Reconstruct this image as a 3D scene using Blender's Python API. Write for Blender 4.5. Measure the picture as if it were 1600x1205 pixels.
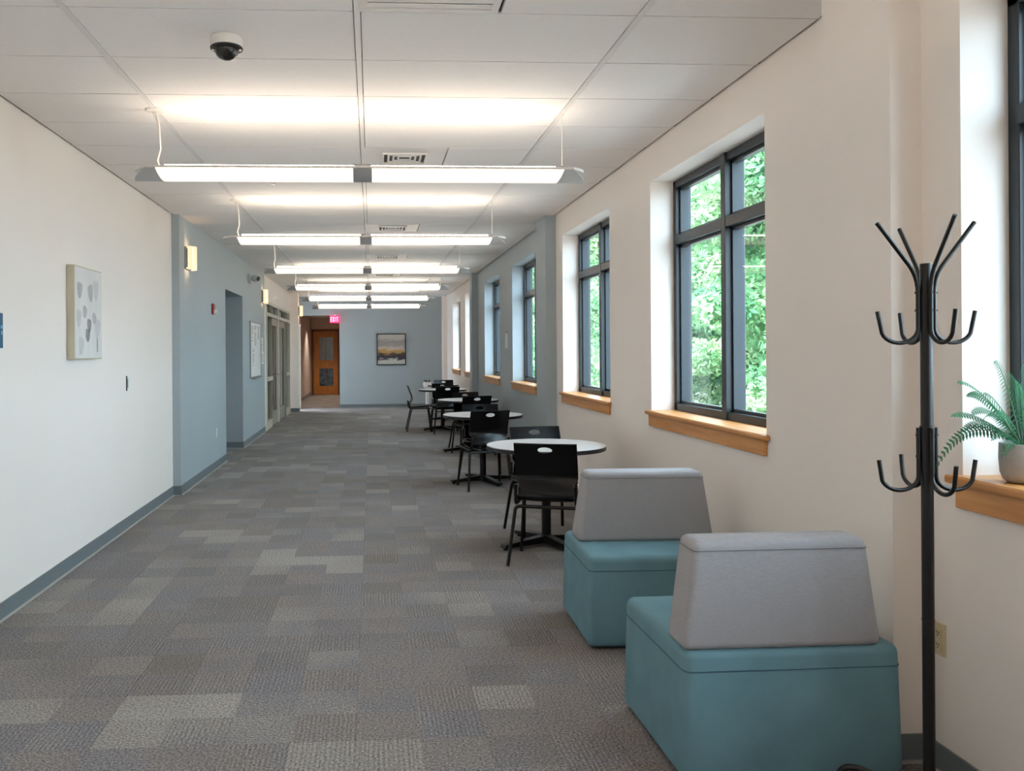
import bpy, bmesh, math, random
import numpy as np
from mathutils import Matrix, Vector
R = math.radians
random.seed(7)
rng = np.random.default_rng(11)
SC = bpy.context.scene
for o in list(bpy.data.objects):
    bpy.data.objects.remove(o)
COL = SC.collection

# ------------------------------------------------------------------ camera
CZ, CE = 1.4848, 2.926            # eye height, ceiling height
cam_d = bpy.data.cameras.new('camera')
cam = bpy.data.objects.new('camera', cam_d)
COL.objects.link(cam)
cam_d.sensor_fit = 'HORIZONTAL'
cam_d.sensor_width = 36.0
cam_d.lens = 1347.5 / 1600 * 36.0
cam_d.shift_x = (800 - 658.3) / 1600
cam_d.shift_y = -(602.5 - 548.9) / 1600
cam_d.clip_start = 0.05
cam_d.clip_end = 400
cam.matrix_world = (Matrix.Translation((0, 0, CZ)) @ Matrix.Rotation(-0.0578, 4, 'Z')
                    @ Matrix.Rotation(R(90), 4, 'X') @ Matrix.Rotation(-0.0068, 4, 'Z'))
SC.camera = cam

# ------------------------------------------------------------------ sky, sun, exposure
W = bpy.data.worlds.new('sky')
SC.world = W
W.use_nodes = True
bg = W.node_tree.nodes['Background']
bg.inputs['Color'].default_value = (0.75, 0.875, 1.0, 1)
bg.inputs['Strength'].default_value = 4.7
sun_d = bpy.data.lights.new('sun', 'SUN')
sun_d.energy = 8.6
sun_d.color = (1.0, 0.96, 0.88)
sun_d.angle = R(1.0)
sun = bpy.data.objects.new('sun', sun_d)
COL.objects.link(sun)
sun.rotation_euler = Vector((0.55, 0.62, -0.75)).to_track_quat('-Z', 'Y').to_euler()
vs = SC.view_settings
vs.view_transform = 'Standard'
vs.look = 'None'
vs.gamma = 1.0
vs.use_curve_mapping = False
vs.exposure = 1.2
SC.cycles.use_denoising = True
SC.cycles.max_bounces = 10
SC.cycles.diffuse_bounces = 6
SC.cycles.transparent_max_bounces = 16
SC.cycles.sample_clamp_indirect = 6.0
SC.cycles.caustics_reflective = False
SC.cycles.caustics_refractive = False
LENS_E, UP_E, SCONCE_E = 0.66, 11.0, 1.0

# ------------------------------------------------------------------ materials
def lin(c):
    c = c / 255.0
    return c / 12.92 if c <= 0.04045 else ((c + 0.055) / 1.055) ** 2.4
def srgb(r, g, b):
    return (lin(r), lin(g), lin(b), 1.0)
class NT:
    def __init__(self, mat):
        self.t = mat.node_tree
        self.n = self.t.nodes
    def new(self, typ, **kw):
        nd = self.n.new(typ)
        for k, v in kw.items():
            setattr(nd, k, v)
        return nd
    def link(self, a, b):
        self.t.links.new(a, b)
def base_mat(name, color, rough=0.6, metal=0.0, spec=0.5):
    m = bpy.data.materials.new(name)
    m.use_nodes = True
    b = m.node_tree.nodes['Principled BSDF']
    b.inputs['Base Color'].default_value = color
    b.inputs['Roughness'].default_value = rough
    b.inputs['Metallic'].default_value = metal
    b.inputs['Specular IOR Level'].default_value = spec
    return m, b, NT(m)
def noisy(name, color, rough=0.6, metal=0.0, amount=0.06, scale=8.0, bump=0.0, bscale=200.0, spec=0.5, stretch=None):
    m, b, t = base_mat(name, color, rough, metal, spec)
    tc = t.new('ShaderNodeTexCoord')
    n = t.new('ShaderNodeTexNoise')
    n.inputs['Scale'].default_value = scale
    n.inputs['Detail'].default_value = 4
    src = tc.outputs['Object']
    if stretch:
        mp = t.new('ShaderNodeMapping')
        mp.inputs['Scale'].default_value = stretch
        t.link(src, mp.inputs['Vector'])
        src = mp.outputs['Vector']
    t.link(src, n.inputs['Vector'])
    ramp = t.new('ShaderNodeValToRGB')
    lo = tuple(c * (1 - amount) for c in color[:3]) + (1,)
    hi = tuple(min(1, c * (1 + amount)) for c in color[:3]) + (1,)
    ramp.color_ramp.elements[0].color = lo
    ramp.color_ramp.elements[0].position = 0.3
    ramp.color_ramp.elements[1].color = hi
    ramp.color_ramp.elements[1].position = 0.7
    t.link(n.outputs['Fac'], ramp.inputs['Fac'])
    t.link(ramp.outputs['Color'], b.inputs['Base Color'])
    if bump:
        n2 = t.new('ShaderNodeTexNoise')
        n2.inputs['Scale'].default_value = bscale
        t.link(src, n2.inputs['Vector'])
        bp = t.new('ShaderNodeBump')
        bp.inputs['Strength'].default_value = bump
        bp.inputs['Distance'].default_value = 0.002
        t.link(n2.outputs['Fac'], bp.inputs['Height'])
        t.link(bp.outputs['Normal'], b.inputs['Normal'])
    return m
def emit(name, color, strength):
    m, b, t = base_mat(name, color, 0.5)
    b.inputs['Emission Color'].default_value = color
    b.inputs['Emission Strength'].default_value = strength
    return m

M = {}
M['white_wall'] = noisy('white_wall_paint', srgb(243, 235, 228), 0.7, amount=0.012, scale=1.2, bump=0.15, bscale=350)
M['blue_wall'] = noisy('blue_wall_paint', srgb(168, 179, 184), 0.6, amount=0.02, scale=1.0, bump=0.15, bscale=350)
M['corridor_wall'] = noisy('corridor_wall_paint', srgb(205, 190, 180), 0.7, amount=0.02, scale=1.0)
M['tile'] = noisy('ceiling_tile', srgb(240, 236, 233), 0.9, amount=0.012, scale=30, bump=0.3, bscale=260)
M['grid'] = noisy('grid_white', srgb(226, 223, 220), 0.5, amount=0.01)
M['tee'] = noisy('tee_shadow', srgb(104, 100, 96), 0.8, amount=0.02)
M['deck'] = noisy('deck_grey', srgb(90, 88, 86), 0.9, amount=0.05)
M['baseboard'] = noisy('baseboard_rubber', srgb(112, 121, 125), 0.5, amount=0.04, scale=5)
M['toe'] = noisy('baseboard_toe', srgb(176, 174, 168), 0.6, amount=0.03)
M['frame'] = noisy('window_aluminium', srgb(36, 45, 51), 0.42, 0.0, amount=0.05, scale=3)
M['black_metal'] = noisy('black_metal', srgb(12, 12, 12), 0.35, 0.0, amount=0.1, scale=20, spec=0.35)
M['rack_metal'] = noisy('rack_metal', srgb(20, 18, 17), 0.33, 0.0, amount=0.15, scale=14, spec=0.4)
M['black_plastic'] = noisy('black_plastic', srgb(7, 7, 8), 0.2, amount=0.1, scale=30, spec=0.28)
M['laminate'] = noisy('white_laminate', srgb(226, 222, 220), 0.35, amount=0.01, scale=40)
M['edge'] = noisy('table_edge', srgb(20, 20, 23), 0.4, amount=0.05)
M['chrome'] = noisy('chrome', srgb(190, 190, 190), 0.25, 0.9, amount=0.03)
M['pendant'] = noisy('pendant_metal', srgb(222, 218, 212), 0.4, 0.1, amount=0.01)
M['wing'] = noisy('pendant_wing', srgb(190, 188, 186), 0.45, 0.0, amount=0.02)
M['pendant_band'] = noisy('pendant_band', srgb(172, 170, 170), 0.4, 0.0, amount=0.02)
M['cord'] = noisy('white_cord', srgb(228, 222, 214), 0.5, amount=0.02)
M['lens'] = emit('pendant_lens', (1.0, 0.83, 0.66, 1), LENS_E)
M['lens'].node_tree.nodes['Principled BSDF'].inputs['Base Color'].default_value = (0.30, 0.28, 0.26, 1)
M['uplens'] = emit('pendant_uplight', (1.0, 0.86, 0.72, 1), UP_E)
M['sconce'] = emit('sconce_shade', (1.0, 0.74, 0.46, 1), SCONCE_E * 0.32)
M['sconce_end'] = emit('sconce_open_end', (1.0, 0.80, 0.56, 1), SCONCE_E * 3)
M['putty'] = noisy('putty_steel', srgb(158, 154, 140), 0.45, amount=0.03, scale=4)
M['putty_light'] = noisy('putty_light', srgb(205, 200, 188), 0.5, amount=0.03)
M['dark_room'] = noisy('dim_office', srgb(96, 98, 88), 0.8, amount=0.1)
M['blind'] = noisy('blind_slats', srgb(120, 120, 104), 0.7, amount=0.05)
M['white_plastic'] = noisy('white_plastic', srgb(232, 230, 226), 0.4, amount=0.01)
M['ivory'] = noisy('ivory_plastic', srgb(205, 190, 150), 0.45, amount=0.02)
M['dark'] = noisy('dark_slot', srgb(22, 20, 18), 0.6, amount=0.1)
M['red'] = noisy('red_plastic', srgb(150, 20, 30), 0.35, amount=0.05)
M['sign_blue'] = noisy('sign_blue', srgb(18, 88, 128), 0.4, amount=0.03)
M['sign_light'] = noisy('sign_light', srgb(120, 180, 215), 0.4, amount=0.02)
M['paper'] = noisy('paper', srgb(235, 234, 230), 0.8, amount=0.02)
M['ink'] = noisy('paper_ink', srgb(70, 72, 80), 0.8, amount=0.3, scale=60)
M['board'] = noisy('whiteboard', srgb(226, 226, 222), 0.3, amount=0.02)
M['alu'] = noisy('aluminium', srgb(160, 160, 160), 0.35, 0.7, amount=0.03)
M['teal'] = noisy('teal_fabric', srgb(108, 144, 155), 0.9, amount=0.10, scale=5, bump=0.35, bscale=420, spec=0.2)
M['grey_fabric'] = noisy('grey_fabric', srgb(168, 167, 170), 0.9, amount=0.07, scale=60, bump=0.4, bscale=400, spec=0.2, stretch=(1, 1, 5))
M['seam'] = noisy('seam_thread', srgb(60, 98, 110), 0.9, amount=0.05)
M['seam_grey'] = noisy('seam_grey', srgb(130, 129, 132), 0.9, amount=0.05)
M['pot'] = noisy('pot_ceramic', srgb(168, 164, 160), 0.75, amount=0.06, scale=25, bump=0.2, bscale=200)
M['soil'] = noisy('soil', srgb(52, 42, 34), 1.0, amount=0.3, scale=60, bump=0.8, bscale=90)
M['stem'] = noisy('fern_stem', srgb(58, 108, 62), 0.6, amount=0.1)
M['grey_speaker'] = noisy('grey_housing', srgb(200, 202, 202), 0.4, amount=0.03)
M['corr_dark'] = noisy('brown_trim', srgb(92, 60, 44), 0.5, amount=0.1)
M['exit_red'] = emit('exit_red', (1.0, 0.02, 0.10, 1), 1.1)
M['exit_letter'] = emit('exit_letter', (1.0, 0.35, 0.42, 1), 1.6)
M['downlight'] = emit('downlight_lens', (1.0, 0.85, 0.68, 1), 6.0)
M['pier_white'] = M['white_wall']

def wood(name, c1, c2, axis='Y', rough=0.4):
    m, b, t = base_mat(name, c1, rough)
    tc = t.new('ShaderNodeTexCoord')
    mp = t.new('ShaderNodeMapping')
    sc = {'X': (1.5, 30, 30), 'Y': (30, 1.5, 30), 'Z': (30, 30, 1.5)}[axis]
    mp.inputs['Scale'].default_value = sc
    n = t.new('ShaderNodeTexNoise')
    n.inputs['Scale'].default_value = 1.2
    n.inputs['Detail'].default_value = 6
    n.inputs['Distortion'].default_value = 0.6
    r = t.new('ShaderNodeValToRGB')
    r.color_ramp.elements[0].color = c1
    r.color_ramp.elements[0].position = 0.35
    r.color_ramp.elements[1].color = c2
    r.color_ramp.elements[1].position = 0.68
    t.link(tc.outputs['Object'], mp.inputs['Vector'])
    t.link(mp.outputs['Vector'], n.inputs['Vector'])
    t.link(n.outputs['Fac'], r.inputs['Fac'])
    t.link(r.outputs['Color'], b.inputs['Base Color'])
    return m
M['maple'] = wood('maple_sill', srgb(222, 160, 96), srgb(198, 132, 70), 'Y', 0.35)
M['oak_door'] = wood('oak_door', srgb(186, 124, 62), srgb(160, 100, 46), 'Z', 0.4)
M['oak_frame'] = wood('oak_frame', srgb(120, 76, 38), srgb(100, 62, 30), 'Z', 0.4)

def glass_mat(name, tint, refl=1.0):
    m = bpy.data.materials.new(name)
    m.use_nodes = True
    t = NT(m)
    t.n.clear()
    out = t.new('ShaderNodeOutputMaterial')
    tr = t.new('ShaderNodeBsdfTransparent')
    tr.inputs['Color'].default_value = tint
    gl = t.new('ShaderNodeBsdfGlossy')
    gl.inputs['Roughness'].default_value = 0.02
    gl.inputs['Color'].default_value = (1, 1, 1, 1)
    fr = t.new('ShaderNodeFresnel')
    fr.inputs['IOR'].default_value = 1.45
    ml = t.new('ShaderNodeMath', operation='MULTIPLY')
    ml.inputs[1].default_value = refl
    mx = t.new('ShaderNodeMixShader')
    t.link(fr.outputs['Fac'], ml.inputs[0])
    t.link(ml.outputs[0], mx.inputs['Fac'])
    t.link(tr.outputs['BSDF'], mx.inputs[1])
    t.link(gl.outputs['BSDF'], mx.inputs[2])
    t.link(mx.outputs['Shader'], out.inputs['Surface'])
    return m
M['glass'] = glass_mat('window_glass', (0.91, 0.98, 1.0, 1), 0.12)
M['office_glass'] = glass_mat('office_glass', (0.62, 0.66, 0.60, 1), 1.0)
M['dome_glass'] = glass_mat('dome_glass', (0.75, 0.75, 0.75, 1), 1.0)

def carpet_mat():
    m, b, t = base_mat('carpet_tile', srgb(120, 114, 112), 0.97, spec=0.1)
    tc = t.new('ShaderNodeTexCoord')
    oi = t.new('ShaderNodeObjectInfo')
    geo = t.new('ShaderNodeNewGeometry')
    # blocks of a quarter metre by an eighth, with their own tone
    mp = t.new('ShaderNodeMapping')
    mp.inputs['Scale'].default_value = (4.0, 4.0, 0.0)
    mp.inputs['Location'].default_value = (2.068 * 4, 4.2 * 4, 0.5)
    t.link(geo.outputs['Position'], mp.inputs['Vector'])
    fl = t.new('ShaderNodeVectorMath', operation='FLOOR')
    t.link(mp.outputs['Vector'], fl.inputs[0])
    wn = t.new('ShaderNodeTexWhiteNoise')
    wn.noise_dimensions = '3D'
    t.link(fl.outputs['Vector'], wn.inputs['Vector'])
    big = t.new('ShaderNodeTexNoise')
    big.inputs['Scale'].default_value = 1.1
    big.inputs['Detail'].default_value = 3
    t.link(geo.outputs['Position'], big.inputs['Vector'])
    # tone value
    a1 = t.new('ShaderNodeMath', operation='MULTIPLY')
    a1.inputs[1].default_value = 0.32
    t.link(wn.outputs['Value'], a1.inputs[0])
    a2 = t.new('ShaderNodeMath', operation='MULTIPLY')
    a2.inputs[1].default_value = 0.30
    t.link(oi.outputs['Random'], a2.inputs[0])
    a3 = t.new('ShaderNodeMath', operation='MULTIPLY')
    a3.inputs[1].default_value = 0.55
    t.link(big.outputs['Fac'], a3.inputs[0])
    s1 = t.new('ShaderNodeMath', operation='ADD')
    t.link(a1.outputs[0], s1.inputs[0]); t.link(a2.outputs[0], s1.inputs[1])
    s2 = t.new('ShaderNodeMath', operation='ADD')
    t.link(s1.outputs[0], s2.inputs[0]); t.link(a3.outputs[0], s2.inputs[1])
    ramp = t.new('ShaderNodeValToRGB')
    cr = ramp.color_ramp
    cr.elements[0].position = 0.18; cr.elements[0].color = srgb(110, 104, 100)
    cr.elements[1].position = 1.0; cr.elements[1].color = srgb(156, 151, 147)
    for p, c in ((0.34, srgb(124, 117, 111)), (0.46, srgb(119, 115, 115)), (0.56, srgb(131, 124, 120)), (0.66, srgb(123, 120, 122)), (0.80, srgb(142, 136, 131))):
        e = cr.elements.new(p); e.color = c
    t.link(s2.outputs[0], ramp.inputs['Fac'])
    # loop-pile speckle
    sp = t.new('ShaderNodeTexNoise')
    sp.inputs['Scale'].default_value = 105
    sp.inputs['Detail'].default_value = 3
    t.link(geo.outputs['Position'], sp.inputs['Vector'])
    # ribs running along the hall in some blocks
    wv = t.new('ShaderNodeTexWave')
    wv.inputs['Scale'].default_value = 11.0
    wv.inputs['Distortion'].default_value = 3.0
    wv.inputs['Detail'].default_value = 2
    wv.inputs['Detail Scale'].default_value = 2.0
    mpw = t.new('ShaderNodeMapping')
    mpw.inputs['Scale'].default_value = (1.6, 0.10, 1)
    t.link(geo.outputs['Position'], mpw.inputs['Vector'])
    t.link(mpw.outputs['Vector'], wv.inputs['Vector'])
    sep = t.new('ShaderNodeSeparateColor')
    t.link(wn.outputs['Color'], sep.inputs['Color'])
    gt = t.new('ShaderNodeMath', operation='GREATER_THAN')
    gt.inputs[1].default_value = 0.72
    t.link(sep.outputs['Green'], gt.inputs[0])
    rng2 = t.new('ShaderNodeMapRange')
    rng2.inputs['To Min'].default_value = 0.82
    rng2.inputs['To Max'].default_value = 1.12
    t.link(wv.outputs['Color'], rng2.inputs['Value'])
    rng1 = t.new('ShaderNodeMapRange')
    rng1.inputs['From Min'].default_value = 0.30
    rng1.inputs['From Max'].default_value = 0.70
    rng1.inputs['To Min'].default_value = 0.42
    rng1.inputs['To Max'].default_value = 1.66
    t.link(sp.outputs['Fac'], rng1.inputs['Value'])
    mixf = t.new('ShaderNodeMix')
    mixf.data_type = 'FLOAT'
    t.link(gt.outputs[0], mixf.inputs[0])
    mixf.inputs[2].default_value = 1.0
    t.link(rng2.outputs['Result'], mixf.inputs[3])
    mm = t.new('ShaderNodeMath', operation='MULTIPLY')
    t.link(mixf.outputs[0], mm.inputs[0]); t.link(rng1.outputs['Result'], mm.inputs[1])
    vm = t.new('ShaderNodeVectorMath', operation='SCALE')
    t.link(ramp.outputs['Color'], vm.inputs[0]); t.link(mm.outputs[0], vm.inputs['Scale'])
    t.link(vm.outputs['Vector'], b.inputs['Base Color'])
    b.inputs['Sheen Weight'].default_value = 0.06
    b.inputs['Sheen Roughness'].default_value = 0.4
    bp = t.new('ShaderNodeBump')
    bp.inputs['Strength'].default_value = 0.5
    bp.inputs['Distance'].default_value = 0.004
    t.link(sp.outputs['Fac'], bp.inputs['Height'])
    t.link(bp.outputs['Normal'], b.inputs['Normal'])
    return m
M['carpet'] = carpet_mat()

def leaf_mat(name, c1, c2, c3):
    m = bpy.data.materials.new(name)
    m.use_nodes = True
    t = NT(m)
    t.n.clear()
    out = t.new('ShaderNodeOutputMaterial')
    geo = t.new('ShaderNodeNewGeometry')
    n = t.new('ShaderNodeTexNoise')
    n.inputs['Scale'].default_value = 0.9
    n.inputs['Detail'].default_value = 5
    t.link(geo.outputs['Position'], n.inputs['Vector'])
    r = t.new('ShaderNodeValToRGB')
    r.color_ramp.elements[0].position = 0.32; r.color_ramp.elements[0].color = c1
    r.color_ramp.elements[1].position = 0.68; r.color_ramp.elements[1].color = c3
    e = r.color_ramp.elements.new(0.5); e.color = c2
    t.link(n.outputs['Fac'], r.inputs['Fac'])
    d = t.new('ShaderNodeBsdfDiffuse')
    tr = t.new('ShaderNodeBsdfTranslucent')
    mx = t.new('ShaderNodeMixShader')
    mx.inputs['Fac'].default_value = 0.4
    t.link(r.outputs['Color'], d.inputs['Color'])
    t.link(r.outputs['Color'], tr.inputs['Color'])
    t.link(d.outputs['BSDF'], mx.inputs[1])
    t.link(tr.outputs['BSDF'], mx.inputs[2])
    t.link(mx.outputs['Shader'], out.inputs['Surface'])
    return m
M['leaf'] = leaf_mat('tree_leaf', srgb(84, 132, 98), srgb(130, 172, 122), srgb(186, 208, 164))
M['fern'] = leaf_mat('fern_leaf', srgb(56, 108, 84), srgb(78, 132, 98), srgb(122, 166, 118))
M['bark'] = noisy('bark', srgb(92, 78, 66), 0.95, amount=0.25, scale=9, bump=0.6, bscale=30)
M['neutral_ground'] = noisy('neutral_ground', srgb(150, 143, 138), 0.95, amount=0.1, scale=3)

def painting_mat():
    # broad horizontal strokes: pale sky, ochre field, dark band, pale foreground
    m, b, t = base_mat('landscape_paint', srgb(170, 165, 155), 0.6)
    tc = t.new('ShaderNodeTexCoord')
    n = t.new('ShaderNodeTexNoise')
    n.inputs['Scale'].default_value = 4.5
    n.inputs['Detail'].default_value = 5
    n.inputs['Roughness'].default_value = 0.65
    mp = t.new('ShaderNodeMapping')
    mp.inputs['Scale'].default_value = (1.0, 1.0, 2.2)
    t.link(tc.outputs['Object'], mp.inputs['Vector'])
    t.link(mp.outputs['Vector'], n.inputs['Vector'])
    sp = t.new('ShaderNodeSeparateXYZ')
    t.link(tc.outputs['Object'], sp.inputs['Vector'])
    off = t.new('ShaderNodeMapRange')
    off.inputs['To Min'].default_value = -0.22
    off.inputs['To Max'].default_value = 0.22
    t.link(n.outputs['Fac'], off.inputs['Value'])
    hz = t.new('ShaderNodeMapRange')
    hz.inputs['From Min'].default_value = -0.38
    hz.inputs['From Max'].default_value = 0.38
    t.link(sp.outputs['Z'], hz.inputs['Value'])
    ad = t.new('ShaderNodeMath', operation='ADD')
    t.link(hz.outputs['Result'], ad.inputs[0]); t.link(off.outputs['Result'], ad.inputs[1])
    r = t.new('ShaderNodeValToRGB')
    cr = r.color_ramp
    cr.elements[0].position = 0.0; cr.elements[0].color = srgb(190, 190, 178)
    cr.elements[1].position = 1.0; cr.elements[1].color = srgb(188, 184, 174)
    for p, c in ((0.10, srgb(200, 198, 184)), (0.17, srgb(62, 60, 66)), (0.26, srgb(52, 48, 54)), (0.33, srgb(96, 72, 64)), (0.38, srgb(176, 140, 74)),
                 (0.47, srgb(190, 152, 100)), (0.53, srgb(205, 188, 176)), (0.62, srgb(164, 156, 150)), (0.78, srgb(150, 145, 142)), (0.88, srgb(184, 178, 166))):
        e = cr.elements.new(p); e.color = c
    t.link(ad.outputs[0], r.inputs['Fac'])
    t.link(r.outputs['Color'], b.inputs['Base Color'])
    return m
M['painting'] = painting_mat()
M['canvas_print'] = noisy('canvas_print', srgb(222, 221, 218), 0.7, amount=0.05, scale=3.5, stretch=(1, 1, 0.35))
M['canvas_edge'] = noisy('canvas_edge', srgb(198, 190, 166), 0.7, amount=0.04)
M['tulip_light'] = noisy('tulip_light', srgb(204, 203, 202), 0.8, amount=0.05, scale=30)
M['tulip_mid'] = noisy('tulip_mid', srgb(184, 182, 182), 0.8, amount=0.10, scale=25)
M['tulip_dark'] = noisy('tulip_dark', srgb(152, 150, 151), 0.8, amount=0.15, scale=25)

# ------------------------------------------------------------------ mesh helpers
class MB:
    def __init__(self):
        self.v, self.f = [], []
    def add(self, vs, fs):
        k = len(self.v)
        self.v += [tuple(p) for p in vs]
        self.f += [tuple(i + k for i in q) for q in fs]
        return self
    def box(self, x0, x1, y0, y1, z0, z1):
        x0, x1 = min(x0, x1), max(x0, x1); y0, y1 = min(y0, y1), max(y0, y1); z0, z1 = min(z0, z1), max(z0, z1)
        return self.add([(x0, y0, z0), (x1, y0, z0), (x1, y1, z0), (x0, y1, z0), (x0, y0, z1), (x1, y0, z1), (x1, y1, z1), (x0, y1, z1)],
                        [(0, 3, 2, 1), (4, 5, 6, 7), (0, 1, 5, 4), (1, 2, 6, 5), (2, 3, 7, 6), (3, 0, 4, 7)])
    def tube(self, pts, r, n=8, cap=True):
        pts = [Vector(p) for p in pts]
        rs = r if isinstance(r, (list, tuple)) else [r] * len(pts)
        k = len(self.v)
        up = None
        for i, p in enumerate(pts):
            d = (pts[min(i + 1, len(pts) - 1)] - pts[max(i - 1, 0)]).normalized()
            if up is None:
                up = Vector((0, 0, 1)) if abs(d.z) < 0.9 else Vector((1, 0, 0))
            a = d.cross(up).normalized()
            b = a.cross(d).normalized()
            up = b
            for j in range(n):
                t = 2 * math.pi * j / n
                self.v.append(tuple(p + (a * math.cos(t) + b * math.sin(t)) * rs[i]))
        for i in range(len(pts) - 1):
            for j in range(n):
                j2 = (j + 1) % n
                self.f.append((k + i * n + j, k + i * n + j2, k + (i + 1) * n + j2, k + (i + 1) * n + j))
        if cap:
            self.f.append(tuple(k + j for j in range(n))[::-1])
            self.f.append(tuple(k + (len(pts) - 1) * n + j for j in range(n)))
        return self
    def lathe(self, prof, n=24, c=(0, 0, 0)):
        k = len(self.v)
        for r, z in prof:
            for j in range(n):
                t = 2 * math.pi * j / n
                self.v.append((c[0] + r * math.cos(t), c[1] + r * math.sin(t), c[2] + z))
        for i in range(len(prof) - 1):
            for j in range(n):
                j2 = (j + 1) % n
                self.f.append((k + i * n + j, k + i * n + j2, k + (i + 1) * n + j2, k + (i + 1) * n + j))
        if prof[0][0] > 1e-6:
            self.f.append(tuple(k + j for j in range(n))[::-1])
        if prof[-1][0] > 1e-6:
            self.f.append(tuple(k + (len(prof) - 1) * n + j for j in range(n)))
        return self
    def prism(self, poly, d, off):
        # poly: list of 3D points, extruded by vector off
        n = len(poly)
        off = Vector(off)
        vs = [Vector(p) for p in poly] + [Vector(p) + off for p in poly]
        fs = [tuple(range(n))[::-1], tuple(range(n, 2 * n))] + [(i, (i + 1) % n, n + (i + 1) % n, n + i) for i in range(n)]
        return self.add(vs, fs)
    def mesh(self, name, bevel=0.0, smooth=False, seg=2):
        me = bpy.data.meshes.new(name)
        me.from_pydata(self.v, [], self.f)
        bm = bmesh.new()
        bm.from_mesh(me)
        bmesh.ops.recalc_face_normals(bm, faces=bm.faces)
        if bevel:
            bmesh.ops.bevel(bm, geom=list(bm.edges), offset=bevel, segments=seg, profile=0.5, affect='EDGES', clamp_overlap=True)
        bm.to_mesh(me)
        bm.free()
        if smooth:
            me.polygons.foreach_set('use_smooth', [True] * len(me.polygons))
            me.set_sharp_from_angle(angle=R(38))
        me.update()
        return me
    def build(self, name, mat, parent=None, bevel=0.0, smooth=False, seg=2, **props):
        return link(name, self.mesh(name, bevel, smooth, seg), mat, parent, **props)
def link(name, me, mat, parent=None, **props):
    o = bpy.data.objects.new(name, me)
    COL.objects.link(o)
    if mat is not None and not me.materials:
        me.materials.append(M[mat] if isinstance(mat, str) else mat)
    if parent is not None:
        o.parent = parent
    for k, v in props.items():
        o[k] = v
    return o
def tag(o, label, cat, group=None, kind=None):
    o['label'] = label
    o['category'] = cat
    if group: o['group'] = group
    if kind: o['kind'] = kind
    return o
def empty(name, loc=(0, 0, 0), rz=0.0):
    o = bpy.data.objects.new(name, None)
    COL.objects.link(o)
    o.location = loc
    o.rotation_euler = (0, 0, rz)
    o.empty_display_size = 0.1
    return o
def copy_tree(o, parent=None):
    c = o.copy()
    COL.objects.link(c)
    c.parent = parent
    for ch in list(o.children):
        copy_tree(ch, c)
    return c
def struct(o, label, cat):
    return tag(o, label, cat, kind='structure')
def arc(c, r, a0, a1, n, ex, ey):
    c, ex, ey = Vector(c), Vector(ex), Vector(ey)
    return [c + ex * (r * math.cos(a0 + (a1 - a0) * i / n)) + ey * (r * math.sin(a0 + (a1 - a0) * i / n)) for i in range(n + 1)]
def fillet(pts, r, n=5):
    # polyline with rounded corners
    P = [Vector(p) for p in pts]
    out = [P[0]]
    for i in range(1, len(P) - 1):
        a, b, c = P[i - 1], P[i], P[i + 1]
        u, v = (a - b).normalized(), (c - b).normalized()
        d = min(r, (a - b).length * 0.45, (c - b).length * 0.45)
        s, e = b + u * d, b + v * d
        for k in range(n + 1):
            t = k / n
            out.append(s * (1 - t) ** 2 + b * 2 * t * (1 - t) + e * t * t)
    out.append(P[-1])
    return out

XR, XL, XB, XP = 1.977, -2.068, -1.9885, 1.861
YB, YE = -4.2, 22.75              # back wall, end wall
WT = 0.276

# ================================================================== STRUCTURE
# ---- floor: carpet tiles
floor = struct(empty('floor'), 'grey patterned carpet tile floor running the length of the hall', 'floor')
MB().box(XL - 1.2, XR + WT, YB - 0.2, 31.2, -0.16, -0.008).build('floor_slab', 'deck', floor)
TS = 0.5
tile_me = MB().box(-TS / 2 + 0.0006, TS / 2 - 0.0006, -TS / 2 + 0.0006, TS / 2 - 0.0006, -0.008, 0.0).mesh('carpet_tile')
x_start = -2.068 + TS / 2
n_c = 0
rest = MB()
yk = YB + TS / 2
rows = []
while yk < YE + 0.2:
    rows.append(yk); yk += TS
for y in rows:
    for i in range(8):
        x = x_start + i * TS + (0.0)
        w = TS
        if 2.3 < y < 20.9:
            o = link('carpet_tile', tile_me, 'carpet', floor)
            o.location = (x, y, 0)
            n_c += 1
        else:
            rest.box(x - w / 2 + .0006, x + w / 2 - .0006, y - w / 2 + .0006, y + w / 2 - .0006, -0.008, 0)
    # narrow cut strip along the window wall
    rest.box(x_start + 7.5 * TS, XR, y - TS / 2, y + TS / 2, -0.008, 0)
rest.box(-3.2, -0.6, YE - 0.3, 30.6, -0.008, -0.0015)
rest.box(-3.0, -2.068, 11.6, 21.4, -0.008, -0.0015)
rest.build('carpet_field', 'carpet', floor, kind='stuff')

# ---- ceiling
ceiling = struct(empty('ceiling'), 'white suspended tile ceiling with a thin metal grid', 'ceiling')
MB().box(XL - 1.2, XR + WT, YB - 0.3, 31.5, CE + 0.05, CE + 0.25).build('ceiling_deck', 'deck', ceiling)
X0 = -0.0513
RX = [X0 - 1.2192, X0, X0 + 1.2192]
Y0 = 3.6622
ROW = 0.6096
for x in RX:
    MB().box(x - 0.0135, x + 0.0135, YB, YE, CE - 0.004, CE + 0.035).build('main_runner', 'grid', ceiling)
k0 = -13
cols = [(XL, RX[0]), (RX[0], RX[1]), (RX[1], RX[2]), (RX[2], XR)]
VENT_ROWS = {4, 10, 15, 20, 26}
tile_cache = {}
def ceil_tile(xa, xb, ya, yb):
    key = (round(xb - xa, 3), round(yb - ya, 3))
    if key not in tile_cache:
        w, d = key
        tile_cache[key] = MB().box(-w / 2, w / 2, -d / 2, d / 2, 0, 0.018).mesh('ceiling_tile')
    o = link('ceiling_tile', tile_cache[key], 'tile', ceiling)
    o.location = ((xa + xb) / 2, (ya + yb) / 2, CE)
tee = MB()
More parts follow.
